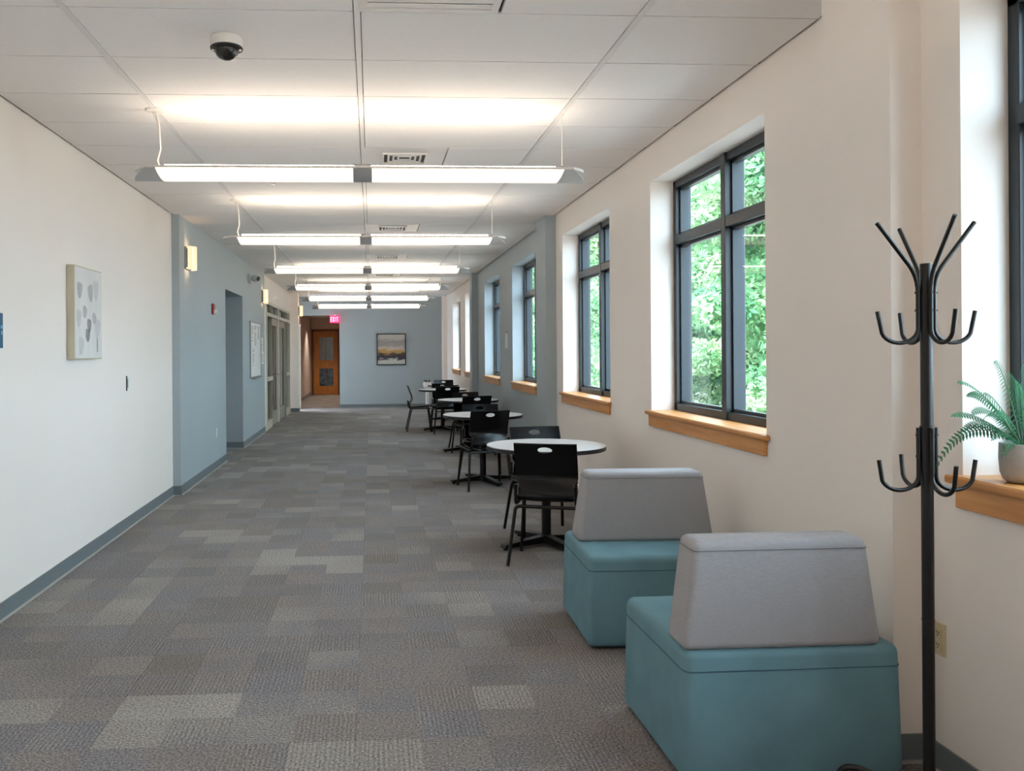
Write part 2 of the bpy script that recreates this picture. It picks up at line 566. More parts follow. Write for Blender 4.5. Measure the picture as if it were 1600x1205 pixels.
for k in range(k0, 32):
    ya, yb = Y0 + k * ROW, Y0 + (k + 1) * ROW
    if ya >= YE - 0.02: break
    yb = min(yb, YE)
    if k > k0: tee.box(XL, XR, ya - 0.012, ya + 0.012, CE + 0.010, CE + 0.04)
    for c, (xa, xb) in enumerate(cols):
        xa2 = xa + (0.020 if c == 0 else 0.017)
        xb2 = xb - (0.020 if c == 3 else 0.017)
        if c == 2 and (k in VENT_ROWS or k == -1):
            ceil_tile(xa + 0.6096 + 0.004, xb2, ya + 0.005, yb - 0.005)
            continue
        ceil_tile(xa2, xb2, ya + 0.005, yb - 0.005)
tee.build('cross_tee', 'tee', ceiling)

# ---- right wall (windows), pilasters
ZS, ZH = 1.055, 2.672
WINS = [(-1.79, -0.03), (1.03, 2.782), (4.222, 6.0), (7.05, 8.81), (10.255, 12.0), (13.2, 14.965), (16.29, 18.05), (19.10, 20.84)]
def window_wall(name, ya, yb, mat, label):
    m = MB()
    ws = [w for w in WINS if w[0] >= ya and w[1] <= yb]
    y = ya
    for w0, w1 in ws:
        m.box(XR, XR + WT, y, w0, 0, CE + 0.05)
        m.box(XR, XR + WT, w0, w1, 0, ZS)
        m.box(XR, XR + WT, w0, w1, ZH, CE + 0.05)
        y = w1
    m.box(XR, XR + WT, y, yb, 0, CE + 0.05)
    return struct(m.build(name, mat), label, 'wall')
window_wall('wall_right_front', YB, 9.12, 'white_wall', 'white window wall nearest the camera on the right')
window_wall('wall_right_middle', 9.12, 15.9, 'blue_wall', 'grey-blue window wall behind the middle tables')
window_wall('wall_right_back', 15.9, YE, 'white_wall', 'white window wall at the far right end')
for i, (ya, yb, mat, lab) in enumerate(((2.988, 3.452, 'white_wall', 'white wall pilaster behind the coat rack'), (9.12, 9.64, 'blue_wall', 'grey-blue pilaster between white wall and blue wall'),
                                        (15.9, 16.26, 'blue_wall', 'grey-blue pilaster at the far end of the blue wall'), (22.40, YE, 'white_wall', 'white pilaster beside the blue end wall'))):
    struct(MB().box(XP, XR + 0.01, ya, yb, 0, CE + 0.03).build('trim_%d' % (i + 1), mat), lab, 'pilaster')

# ---- left wall
struct(MB().box(XL - 0.3, XL, YB, 9.1, 0, CE + 0.05).build('wall_left_front', 'white_wall'), 'plain white wall on the left with a tulip picture', 'wall')
OP0, OP1, OPZ = 11.925, 13.48, 2.352
m = MB()
m.box(XL - 0.3, XB, 9.1, OP0, 0, CE + 0.05)
m.box(XL - 0.3, XB, OP1, 16.25, 0, CE + 0.05)
m.box(XL - 0.3, XB, OP0, OP1, OPZ, CE + 0.05)
m.box(-3.2, -3.0, OP0 - 0.3, OP1 + 0.3, 0, CE)
m.box(-3.0, XL - 0.3, OP0 - 0.3, OP0, 0, CE)
m.box(-3.0, XL - 0.3, OP1, OP1 + 0.3, 0, CE)
m.box(-3.0, XL - 0.3, OP0, OP1, OPZ, OPZ + 0.2)
struct(m.build('wall_left_middle', 'blue_wall'), 'pale blue wall with a dark doorway opening on the left', 'wall')
# white wall around the office front
SF0, SF1, SFZ = 16.42, 21.07, 2.462
PX, PY = -1.80, 21.40
m = MB()
m.box(XL - 0.3, XB, 16.25, SF0, 0, CE + 0.05)
m.box(XL - 0.3, XB, SF0, SF1, SFZ, CE + 0.05)
m.box(XL - 0.3, XB, SF1, PY, 0, CE + 0.05)
m.box(XL - 0.3, PX, PY, 21.75, 0, CE + 0.05)
m.box(XL - 0.3, XB, 21.75, YE, 2.42, CE + 0.05)
m.box(XL - 0.3, XB, 22.68, YE, 0, 2.45)
struct(m.build('wall_left_back', 'white_wall'), 'white wall and pier around the office doors at the far left', 'wall')
# office behind the glass
m = MB()
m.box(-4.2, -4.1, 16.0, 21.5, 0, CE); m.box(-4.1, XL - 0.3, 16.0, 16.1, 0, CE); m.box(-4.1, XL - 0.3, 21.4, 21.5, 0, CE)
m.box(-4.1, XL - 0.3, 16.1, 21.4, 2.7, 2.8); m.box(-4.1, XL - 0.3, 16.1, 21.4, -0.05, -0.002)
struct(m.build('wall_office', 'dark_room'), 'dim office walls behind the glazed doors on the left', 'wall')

# ---- end wall with corridor
ex0, ex1, exz = -1.86, -0.834, 2.44
m = MB()
m.box(ex1, XR + WT, YE, YE + 0.2, 0, CE + 0.05)
m.box(XL - 0.3, ex1, YE, YE + 0.2, exz, CE + 0.05)
struct(m.build('wall_end', 'blue_wall'), 'blue end wall with an abstract landscape painting', 'wall')
m = MB()
m.box(-2.30, -2.10, YE, 30.4, 0, 2.8)
m.box(-0.72, -0.5, YE + 0.2, 30.4, 0, 2.8)
m.box(-2.3, -2.10 + 0.02, 30.05, 30.3, 0, 2.8); m.box(-1.10, -0.5, 30.05, 30.3, 0, 2.8)
m.box(-2.10, -1.10, 30.05, 30.3, 2.28, 2.8)
m.box(-2.3, -0.5, YE + 0.2, 30.4, 2.66, 2.8)
m.box(-2.3, -0.5, 30.3, 30.5, 0, 2.8)
struct(m.build('wall_corridor', 'corridor_wall'), 'dim corridor walls and ceiling leading to the wooden door', 'wall')
MB_back = MB().box(XL - 0.3, XR + WT, YB - 0.2, YB, 0, CE + 0.05)
struct(MB_back.build('wall_back', 'white_wall'), 'white wall behind the camera', 'wall')

# ---- baseboards
def baseboard(name, segs, label):
    root = struct(empty(name), label, 'baseboard')
    for (x0, y0, x1, y1, nx, ny) in segs:
        t = 0.008
        xa, xb = sorted((x0, x1)); ya, yb = sorted((y0, y1))
        if nx: bx = (x0, x0 + nx * t, ya, yb); tx = (x0, x0 + nx * (t + 0.010), ya, yb)
        else: bx = (xa, xb, y0, y0 + ny * t); tx = (xa, xb, y0, y0 + ny * (t + 0.010))
        MB().box(*bx, 0.0, 0.101).build('base_strip', 'baseboard', root)
        MB().box(*tx, 0.0, 0.012).build('base_toe', 'toe', root)
baseboard('baseboard_left', [(XL, YB, XL, 9.1, 1, 0), (XL, 9.1, XB, 9.1, 0, -1), (XB, 9.1, XB, OP0, 1, 0), (XB, OP1, XB, 16.25, 1, 0),
                             (-3.0, OP1, XB, OP1, 0, -1), (-3.0, OP0, -3.0, OP1, 1, 0),
                             (XB, SF1, XB, PY, 1, 0), (XB, PY, PX, PY, 0, -1), (PX, PY, PX, 21.75, 1, 0), (-2.10, YE + .2, -2.10, 30.05, 1, 0)], 'grey rubber baseboard along the left wall')
baseboard('baseboard_right', [(XR, YB, XR, 2.988, -1, 0), (XP, 2.988, XR, 2.988, 0, -1), (XP, 2.988, XP, 3.452, -1, 0), (XR, 3.452, XR, 9.12, -1, 0), (XP, 9.12, XR, 9.12, 0, -1),
                              (XP, 9.12, XP, 9.64, -1, 0), (XR, 9.64, XR, 15.9, -1, 0), (XP, 15.9, XP, 16.26, -1, 0), (XR, 16.26, XR, 22.4, -1, 0)], 'grey rubber baseboard along the window wall')
baseboard('baseboard_end', [(ex1, YE, XP, YE, 0, -1), (XP, 22.4, XR, 22.4, 0, -1)], 'grey rubber baseboard below the end wall painting')

# ---- windows
FX0, FX1 = 2.142, 2.2545
def make_window(i, y0, y1, label):
    root = struct(empty('window_%d' % i, (FX0, (y0 + y1) / 2, ZS)), label, 'window')
    h = (y1 - y0) / 2
    H = ZH - ZS
    D = FX1 - FX0
    def fb(name, ya, yb, za, zb, xa=0.0, xb=D, mat='frame', bev=0.003):
        return MB().box(xa, xb, ya, yb, za, zb).build(name, mat, root, bevel=bev, seg=1)
    b = 0.05
    fb('frame_head', -h, h, H - b, H)
    fb('frame_foot', -h, h, 0, b)
    fb('frame_jamb', -h, -h + b, 0, H); fb('frame_jamb', h - b, h, 0, H)
    fb('mullion', -0.032, 0.032, 0, H, -0.012)
    tz = 1.195
    for a, c in ((-h + b, -0.032), (0.032, h - b)):
        fb('transom', a, c, tz - 0.03, tz + 0.034, -0.010)
        for za, zb in ((b, tz - 0.03), (tz + 0.034, H - b)):
            s = 0.020
            m = MB()
            m.box(0.028, 0.06, a, a + s, za, zb); m.box(0.028, 0.06, c - s, c, za, zb)
            m.box(0.028, 0.06, a, c, za, za + s); m.box(0.028, 0.06, a, c, zb - s, zb)
            g = m.build('glazing_bead', 'frame', root)
            MB().box(0.042, 0.048, a + s * .5, c - s * .5, za + s * .5, zb - s * .5).build('pane', 'glass', root)
    # wooden stool and apron
    sx = XR - FX0
    ZB = 0.0
    MB().box(sx - 0.034, 0.0, -h + 0.002, h - 0.002, -0.028, 0.002).build('sill', 'maple', root, bevel=0.004)
    MB().box(sx - 0.038, sx - 0.001, -h - 0.045, h + 0.045, -0.028, 0.0).build('sill_nose', 'maple', root, bevel=0.009, seg=3)
    MB().box(sx - 0.020, sx - 0.0005, -h - 0.012, h + 0.012, -0.108, -0.027).build('apron', 'maple', root, bevel=0.003, seg=1)
    return root
wl = ['window behind the camera with a maple sill', 'near right window with the fern on its maple sill', 'large window above the front armchair', 'window above the nearest round table, left of the large window',
      'window in the blue wall nearest the blue pilaster', 'far window in the blue wall beyond the paper notice', 'nearer of two narrow far white-wall windows', 'farthest window beside the end wall']
for i, (a, b) in enumerate(WINS):
    make_window(i + 1, a, b, wl[i])

# ---- outdoors
struct(MB().box(XR + WT, 140, -60, 170, -0.9, -0.6).build('ground', 'neutral_ground'), 'unseen ground outside the windows, grey for neutral bounce light', 'neutral_ground')  # out of view; greyed so sunlight bounced indoors carries no green cast
def crown_mesh(name, n, rx, rz, seed):
    g = np.random.default_rng(seed)
    # clumps of leaves spread over an ellipsoid, so the crown has lit lobes and gaps
    nc = 70
    d = g.normal(size=(nc, 3)); d /= np.linalg.norm(d, axis=1)[:, None]
    cen = d * (0.62 + 0.38 * g.random((nc, 1))) * np.array([rx, rx, rz])
    idx = g.integers(0, nc, n)
    q = g.normal(size=(n, 3)); q /= np.linalg.norm(q, axis=1)[:, None]
    p = cen[idx] + q * (g.random((n, 1)) ** 0.4) * np.array([1.05, 1.05, 0.75]) * (0.7 + 0.5 * g.random((nc, 1)))[idx]
    s = 0.05 + 0.055 * g.random(n)
    nrm = q * 0.7 + g.normal(size=(n, 3)) * 0.6 + np.array([0, 0, 0.5])
    nrm /= np.linalg.norm(nrm, axis=1)[:, None]
    t = np.cross(nrm, g.normal(size=(n, 3))); t /= np.linalg.norm(t, axis=1)[:, None]
    u = np.cross(nrm, t)
    V = np.empty((n, 4, 3))
    V[:, 0] = p - t * s[:, None] * 1.3
    V[:, 1] = p - u * s[:, None] * 0.6
    V[:, 2] = p + t * s[:, None] * 1.3
    V[:, 3] = p + u * s[:, None] * 0.6
    me = bpy.data.meshes.new(name)
    me.vertices.add(n * 4)
    me.vertices.foreach_set('co', V.reshape(-1).astype(np.float32))
    me.loops.add(n * 4)
    me.loops.foreach_set('vertex_index', np.arange(n * 4, dtype=np.int32))
    me.polygons.add(n)
    me.polygons.foreach_set('loop_start', np.arange(0, n * 4, 4, dtype=np.int32))
    me.update(calc_edges=True)
    return me
crowns = [crown_mesh('tree_crown', 75000, 3.4, 4.8, 3), crown_mesh('tree_crown', 75000, 3.9, 5.4, 5)]
trunk_me = MB().tube([(0, 0, 0), (0.1, 0.05, 2.0), (-0.05, 0.1, 4.0), (0.05, 0, 6.5)], [0.24, 0.19, 0.14, 0.05], 10).mesh('trunk', smooth=True)
tn = 0
def tree(x, y, s, k):
    global tn
    t = empty('leafy_tree', (x, y, -0.6), rng.random() * 6.28)
    t.scale = (s, s, s)
    tag(t, 'tall sunlit green tree standing outside the windows', 'tree', 'trees outside the windows')
    link('trunk', trunk_me, 'bark', t)
    c = link('crown', crowns[k], 'leaf', t, kind='stuff')
    c.location = (0, 0, 4.3)
for y in np.arange(19, 92, 8.9):
    tree(11.6 + rng.random() * 0.8, y + rng.random() * 0.6, 0.98 + 0.12 * rng.random(), int(rng.integers(0, 2)))
for y in np.arange(31, 104, 11.4):
    tree(21.4 + rng.random() * 0.8, y + rng.random() * 0.8, 1.15 + 0.12 * rng.random(), int(rng.integers(0, 2)))
for y in np.arange(44, 122, 13.0):
    tree(32.0 + rng.random() * 0.8, y + rng.random() * 0.8, 1.3 + 0.12 * rng.random(), int(rng.integers(0, 2)))

# ================================================================== DOORS (office front, corridor door)
def office_front():
    d1 = struct(empty('door_1', (XB, SF0, 0)), 'glazed office door unit in putty steel frame nearest the whiteboard', 'door')
    d2 = struct(empty('door_2', (XB, 18.56, 0)), 'second glazed office door unit beside the white pier', 'door')
    L1, L2 = 18.56 - SF0, SF1 - 18.56
    for root, L, flip in ((d1, L1, False), (d2, L2, True)):
        Y = (lambda a: L - a) if flip else (lambda a: a)
        def b(name, ya, yb, za, zb, mat='putty', x0=-0.09, x1=0.012, par=root):
            ya, yb = Y(ya), Y(yb)
            return MB().box(x0, x1, min(ya, yb), max(ya, yb), za, zb).build(name, mat, par, bevel=0.004, seg=1)
        b('jamb', 0.0, 0.06, 0, SFZ, 'putty_light', x1=0.022)
        b('jamb', L - 0.06, L, 0, SFZ, 'putty_light', x1=0.022)
        b('head', 0.06, L - 0.06, SFZ - 0.06, SFZ, 'putty_light', x1=0.022)
        b('transom_bar', 0.06, L - 0.06, 2.18, 2.25, 'putty_light', x1=0.02)
        b('mullion', 0.90, 0.96, 0, 2.2, 'putty')
        b('transom_mullion', 0.90, 0.96, 2.25, SFZ - 0.06, 'putty')
        b('transom_pane', 0.06, 0.90, 2.25, SFZ - 0.06, 'office_glass', -0.05, -0.042)
        b('transom_pane', 0.96, L - 0.06, 2.25, SFZ - 0.06, 'office_glass', -0.05, -0.042)
        # sidelight: bottom panel, middle rail, two panes
        b('kick_panel', 0.06, 0.90, 0, 0.17, 'putty_light')
        b('middle_rail', 0.06, 0.90, 0.93, 1.01, 'putty_light', x1=0.03)
        b('sidelight_pane', 0.06, 0.90, 0.17, 0.93, 'office_glass', -0.05, -0.042)
        b('sidelight_pane', 0.06, 0.90, 1.01, 2.18, 'office_glass', -0.05, -0.042)
        # door leaf with its own stiles, pane and lever
        dy0, dy1 = 0.965, L - 0.065
        leaf = MB()
        for (a, c, za, zb) in ((dy0, dy0 + 0.13, 0.01, 2.175), (dy1 - 0.13, dy1, 0.01, 2.175), (dy0 + .13, dy1 - .13, 0.01, 0.27), (dy0 + .13, dy1 - .13, 2.03, 2.175)):
            ya, yb = sorted((Y(a), Y(c)))
            leaf.box(-0.06, -0.015, ya, yb, za, zb)
        lf = leaf.build('door_leaf', 'putty', root)
        b('door_pane', dy0 + .13, dy1 - .13, 0.27, 2.03, 'office_glass', -0.042, -0.034, par=lf)
        hy = Y(dy1 - 0.07)
        MB().tube(fillet([(-0.015, hy, 1.02), (0.04, hy, 1.02), (0.04, hy + (0.1 if flip else -0.1), 1.02)], 0.02), 0.010).build('lever_handle', 'alu', lf, smooth=True)
        # blinds hanging behind the glass
        for j in range(7):
            yy = Y(0.12 + j * 0.118)
            MB().box(-0.16, -0.150, yy - 0.03, yy + 0.03, 0.25, 2.15).build('blind_slat', 'blind', root)
        b('transom_blind', 0.08, L - 0.08, 2.27, 2.38, 'blind', -0.13, -0.12)
office_front()
# narrow side door past the pier
d3 = struct(empty('door_3', (-1.985, 22.62, 0)), 'narrow grey door with brown transom just past the white pier', 'door')
MB().box(0.0, 0.145, 0.0, 0.05, 0.01, 2.16).build('door_leaf', 'putty', d3)
MB().box(0.0, 0.15, -0.01, 0.06, 2.16, 2.20).build('transom_bar', 'putty_light', d3)
MB().box(0.0, 0.145, 0.0, 0.05, 2.20, 2.42).build('transom_panel', 'corr_dark', d3)

def corridor_door():
    x0, x1, y, z1 = -2.06, -1.12, 30.05, 2.262
    r = struct(empty('door_4', ((x0 + x1) / 2, y, 0)), 'wooden corridor door with two glass lights beside the exit sign', 'door')
    hw = (x1 - x0) / 2
    m = MB()
    m.box(-hw, -hw + 0.05, -0.03, 0.1, 0, z1); m.box(hw - 0.05, hw, -0.03, 0.1, 0, z1); m.box(-hw, hw, -0.03, 0.1, z1 - 0.07, z1)
    m.build('door_frame', 'oak_frame', r)
    a = hw - 0.055
    lites = [(1.20, 1.985), (0.30, 0.91)]
    lx0, lx1 = -0.215, 0.27
    m = MB()
    m.box(-a, lx0, 0, 0.045, 0.01, z1 - 0.075); m.box(lx1, a, 0, 0.045, 0.01, z1 - 0.075)
    for za, zb in ((0.01, 0.30), (0.91, 1.20), (1.985, z1 - 0.075)): m.box(lx0, lx1, 0, 0.045, za, zb)
    lf = m.build('door_leaf', 'oak_door', r)
    for za, zb in lites:
        MB().box(lx0, lx1, 0.018, 0.026, za, zb).build('door_pane', 'door_pane' if za > 1 else 'door_pane_low', lf)
    MB().tube([(0.37, 0, 1.0), (0.37, -0.06, 1.0)], 0.014).tube([(0.37, -0.06, 1.0), (0.27, -0.06, 1.0)], 0.011).build('lever_handle', 'alu', lf, smooth=True)
    MB().box(-0.05, 0.12, -0.006, 0, 1.03, 1.06).build('mail_slot', 'brass', lf)
M['brass'] = noisy('brass', srgb(200, 150, 60), 0.35, 0.8, amount=0.05)
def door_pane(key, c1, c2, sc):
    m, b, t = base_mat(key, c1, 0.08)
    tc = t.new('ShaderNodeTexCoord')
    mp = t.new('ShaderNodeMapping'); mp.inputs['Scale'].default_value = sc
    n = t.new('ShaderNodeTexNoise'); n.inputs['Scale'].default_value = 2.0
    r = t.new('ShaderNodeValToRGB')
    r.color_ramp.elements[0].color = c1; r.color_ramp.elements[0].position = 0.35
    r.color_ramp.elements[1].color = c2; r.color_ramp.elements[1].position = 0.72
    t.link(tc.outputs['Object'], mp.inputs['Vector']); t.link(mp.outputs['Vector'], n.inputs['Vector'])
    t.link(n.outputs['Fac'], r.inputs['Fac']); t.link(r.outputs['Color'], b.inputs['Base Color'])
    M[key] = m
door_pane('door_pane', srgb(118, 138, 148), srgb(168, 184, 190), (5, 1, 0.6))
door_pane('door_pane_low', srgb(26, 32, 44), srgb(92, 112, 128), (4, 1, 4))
corridor_door()

# ================================================================== LAMPS
def make_pendant():
    root = empty('pendant_light', (X0 + 0.006, 5.19, 2.503))
    tag(root, '', 'pendant light', 'linear pendant lights across the hall')
    HW, HZ, HL = 0.125, 0.054, 1.34
    def zc(y): return HZ * (abs(y) / HW) ** 1.8
    def half(y): return HL - 0.085 * (abs(y) / HW) ** 2.2
    ys = np.linspace(-HW, HW, 17)
    def shell(name, xa, xb, mat, thick=0.004, end=None):
        # convex trough from xa(y) to xb(y)
        m = MB()
        n = len(ys)
        vs, fs = [], []
        for layer in (0, 1):
            for y in ys:
                a = xa(y); b = xb(y)
                vs += [(a, y, zc(y) + layer * thick), (b, y, zc(y) + layer * thick)]
        for layer in (0, 1):
            k = layer * 2 * n
            for i in range(n - 1):
                fs.append((k + 2 * i, k + 2 * i + 1, k + 2 * i + 3, k + 2 * i + 2))
        for i in range(n - 1):
            fs.append((2 * i, 2 * i + 2, 2 * n + 2 * i + 2, 2 * n + 2 * i))
            fs.append((2 * i + 1, 2 * i + 3, 2 * n + 2 * i + 3, 2 * n + 2 * i + 1))
        fs += [(0, 1, 2 * n + 1, 2 * n), (2 * n - 2, 2 * n - 1, 4 * n - 1, 4 * n - 2)]
        m.add(vs, fs)
        return m.build(name, mat, root, smooth=True)
    le = lambda y: 1.175 + 0.022 * (abs(y) / HW)
    shell('lens', lambda y: -le(y), lambda y: -0.055, 'lens')
    shell('lens', lambda y: 0.055, lambda y: le(y), 'lens')
    shell('center_band', lambda y: -0.055, lambda y: 0.055, 'pendant_band', 0.006)
    shell('end_wing', lambda y: -half(y), lambda y: -le(y), 'wing')
    shell('end_wing', lambda y: le(y), lambda y: half(y), 'wing')
    # rim plate closing the trough
    poly = [(half(y) - 0.0, y, HZ) for y in ys] + [(-half(y), y, HZ) for y in ys[::-1]]
    MB().prism(poly, 0, (0, 0, 0.016)).build('top_plate', 'pendant', root)
    for s in (-1, 1):
        gable = [(s * 0.05, -0.024, HZ + 0.014), (s * 0.05, -0.008, HZ + 0.044), (s * 0.05, 0.008, HZ + 0.044), (s * 0.05, 0.024, HZ + 0.014)]
        MB().prism(gable, 0, (s * 1.12, 0, 0)).build('upper_lens', 'uplens', root)
    MB().box(-0.05, 0.05, -0.07, 0.07, HZ + 0.016, HZ + 0.04).build('ballast_box', 'pendant_band', root)
    top = CE - 2.503
    # power end: canopy, V wires, cord
    xl, xr = -1.225, 1.212
    MB().lathe([(0.0, top - 0.014), (0.05, top - 0.012), (0.058, top - 0.004), (0.058, top)], 20, (xl, 0, 0)).build('canopy', 'cord', root, smooth=True)
    MB().tube([(xl + 0.005, 0, top - 0.01), (xl + 0.022, 0.0, top - 0.09), (xl + 0.030, 0, 0.19), (xl + 0.012, 0, 0.12), (xl + 0.03, 0, HZ + 0.012)], 0.0065, 8).build('power_cord', 'cord', root, smooth=True)
    MB().tube([(xl - 0.015, 0, top - 0.01), (xl + 0.024, 0, top - 0.10), (xl + 0.024, 0, HZ + 0.01)], 0.0018, 6).build('cable', 'chrome', root)
    MB().lathe([(0.0, top - 0.012), (0.014, top - 0.010), (0.016, top)], 14, (xr, 0, 0)).build('canopy', 'cord', root, smooth=True)
    MB().tube([(xr, 0, top - 0.01), (xr, 0, HZ + 0.01)], 0.0028, 6).build('cable', 'cord', root)
    MB().lathe([(0.006, HZ + 0.014), (0.008, HZ + 0.03), (0.004, HZ + 0.05)], 10, (xr, 0, 0)).build('cable_grip', 'chrome', root)
    return root
pend = make_pendant()
plabels = ['largest pendant light, nearest the dome camera', 'second pendant light from the front', 'third pendant light from the front', 'fourth pendant light from the front',
           'fifth pendant light, second from the end wall', 'smallest pendant light, closest to the blue end wall']
pend['label'] = plabels[0] + ', white with warm lenses'
for k in range(1, 6):
    c = copy_tree(pend)
    c.location.y = 5.19 + 3.048 * k
    c['label'] = plabels[k] + ', white with warm lenses'
for k, w in ((-1, 'just in front of the camera, above the picture'), (-2, 'just behind the camera'), (-3, 'by the wall behind the camera')):
    c = copy_tree(pend)
    c.location.y = 5.19 + 3.048 * k
    c['label'] = 'white linear pendant light overhead ' + w

def make_sconce():
    root = empty('wall_sconce', (XB, 9.46, 2.505))
    tag(root, '', 'wall lamp', 'wall sconces on the left wall')
    MB().box(0.0, 0.018, -0.105, 0.105, -0.118, 0.118).build('back_plate', 'alu', root, bevel=0.003, seg=1)
    MB().box(0.018, 0.03, -0.09, 0.09, -0.10, 0.10).build('spacer', 'dark', root)
    m = MB()
    # bowed acrylic shade, open at top and bottom
    n = 12
    outer = [(0.03 + 0.078 * math.sin(math.pi * i / n) ** 0.45, -0.098 + 0.196 * i / n) for i in range(n + 1)]
    inner = [(0.03 + (x - 0.03) * 0.93, y * 0.96) for x, y in outer]
    vs, fs = [], []
    for z in (-0.125, 0.125):
        vs += [(x, y, z) for x, y in outer] + [(x, y, z) for x, y in inner]
    N = n + 1
    for i in range(n):
        fs.append((i, i + 1, 2 * N + i + 1, 2 * N + i))
        fs.append((N + i, N + i + 1, 3 * N + i + 1, 3 * N + i))
        fs.append((i, i + 1, N + i + 1, N + i))
        fs.append((2 * N + i, 2 * N + i + 1, 3 * N + i + 1, 3 * N + i))
    fs.append((0, N, 3 * N, 2 * N)); fs.append((n, N + n, 3 * N + n, 2 * N + n))
    m.add(vs, fs).build('shade', 'sconce', root, smooth=True)
    MB().box(0.035, 0.085, -0.07, 0.07, -0.10, 0.10).build('lamp_tube', 'sconce_end', root)
    return root
sc1 = make_sconce()
sc1['label'] = 'largest glowing sconce, near the corner of the white wall'
sc2 = copy_tree(sc1); sc2.location = (XB, 15.93, 2.505); sc2['label'] = 'glowing sconce above the whiteboard papers'
sc3 = copy_tree(sc1); sc3.location = (PX, 21.56, 2.505); sc3['label'] = 'smallest glowing sconce, on the far white pier'

# corridor downlights: one washes the left wall, one is added to brighten the end
def downlight(x, y, label, watts):
    dl = empty('downlight', (x, y, 2.66))
    tag(dl, label, 'downlight', 'corridor downlights')
    MB().lathe([(0.075, -0.004), (0.085, 0.0), (0.075, 0.0)], 20).build('trim_ring', 'white_plastic', dl)
    MB().lathe([(0.0, -0.002), (0.07, -0.002)], 20).build('lens', 'downlight', dl)
    ld = bpy.data.lights.new('downlight_beam', 'SPOT')
    ld.energy = watts
    ld.color = (1.0, 0.84, 0.68)
    ld.spot_size = R(115)
    ld.spot_blend = 0.6
    ld.shadow_soft_size = 0.06
    lo = bpy.data.objects.new('downlight_beam', ld)
    COL.objects.link(lo)
    lo.parent = dl
    lo.location = (0, 0, -0.02)
downlight(-1.90, 24.3, 'nearer recessed downlight close to the corridor left wall', 60)
downlight(-1.45, 28.2, 'farther downlight, added to brighten the corridor door', 70)

# ================================================================== CEILING FITTINGS
def diffuser(k, label):
    ya = Y0 + k * ROW
    r = empty('air_diffuser', (X0 + 0.3048, ya + ROW / 2, CE))
    tag(r, label, 'air vent', 'square ceiling diffusers')
    h = 0.299
    MB().box(-h, h, -h, h, 0.0, 0.014).build('panel', 'grid', r)
    for j, s in enumerate((0.165, 0.125, 0.088, 0.052)):
        m = MB(); t = 0.014
        z0, z1 = -0.016 + 0.003 * j, -0.002
        m.box(-s, s, -s, -s + t, z0, z1); m.box(-s, s, s - t, s, z0, z1)
        m.box(-s, -s + t, -s + t, s - t, z0, z1); m.box(s - t, s, -s + t, s - t, z0, z1)
        m.build('louver', 'grid', r)
    MB().box(-0.155, 0.155, -0.155, 0.155, -0.0015, 0.0).build('throat', 'tee', r)
for k, l in zip((4, 10, 15, 20, 26), ('nearest square louvred ceiling vent, above the largest pendant', 'second square ceiling vent, behind the second pendant', 'third square ceiling vent along the hall',
                                      'fourth square ceiling vent along the hall', 'farthest square ceiling vent before the end wall')):
    diffuser(k, l)
ya = Y0 - ROW
rg = empty('return_grille', (X0 + 0.3048, ya + ROW / 2, CE))
tag(rg, 'flat return air grille cut by the top edge of the photo', 'air vent')
MB().box(-0.292, 0.292, -0.292, 0.292, 0.004, 0.018).build('panel', 'grid', rg)
m = MB()
for a, b, c, d in ((-0.292, 0.292, -0.292, -0.26), (-0.292, 0.292, 0.26, 0.292), (-0.292, -0.26, -0.26, 0.26), (0.26, 0.292, -0.26, 0.26)): m.box(a, b, c, d, -0.006, 0.004)
m.build('grille_frame', 'grid', rg)
for j in range(9):
    y = -0.23 + j * 0.0575
    MB().box(-0.26, 0.26, y - 0.020, y + 0.020, -0.004, 0.0).build('slat', 'grid', rg)

dc = empty('dome_camera', (-0.651, 3.985, CE))
tag(dc, 'white and black dome security camera on the ceiling', 'security camera')
MB().lathe([(0.069, 0.0), (0.072, -0.004), (0.072, -0.045), (0.069, -0.052), (0.060, -0.054)], 36).build('housing', 'white_plastic', dc, smooth=True)
MB().lathe([(0.058, -0.001), (0.0705, -0.0015), (0.0705, -0.0035), (0.058, -0.003)], 36).build('mounting_gap', 'dark', dc)
MB().lathe([(0.071, -0.046), (0.074, -0.050), (0.073, -0.056), (0.056, -0.058)], 36).build('trim_ring', 'dark', dc, smooth=True)
MB().lathe([(0.055 * math.cos(a), -0.056 - 0.052 * math.sin(a)) for a in np.linspace(0, math.pi / 2 - .001, 10)] , 32).build('dome', 'dome_glass', dc, smooth=True)
cm = MB().lathe([(0.0, -0.098), (0.028, -0.094), (0.044, -0.072), (0.047, -0.056)], 24).build('camera_module', 'black_plastic', dc, smooth=True)
MB().tube([(0, -0.02, -0.075), (0.0, -0.040, -0.082)], [0.016, 0.018], 16).build('lens_barrel', 'dark', cm, smooth=True)
for s in (-1, 1): MB().lathe([(0.0, -0.062), (0.006, -0.061), (0.007, -0.056)], 10, (0.061 * s, 0.0, 0)).build('screw', 'chrome', dc)

sp = empty('sprinkler_head', (-0.805, 7.225, CE))
tag(sp, 'tiny pendent sprinkler head just below the largest pendant', 'sprinkler')
MB().lathe([(0.03, 0), (0.03, -0.004), (0.012, -0.006), (0.010, -0.02)], 16).build('escutcheon', 'chrome', sp)
MB().tube([(-0.010, 0, -0.018), (-0.014, 0, -0.032), (0, 0, -0.046), (0.014, 0, -0.032), (0.010, 0, -0.018)], 0.0025, 6).build('yoke', 'chrome', sp)
MB().lathe([(0.0, -0.046), (0.017, -0.046), (0.017, -0.049), (0.0, -0.049)], 14).build('deflector', 'chrome', sp)

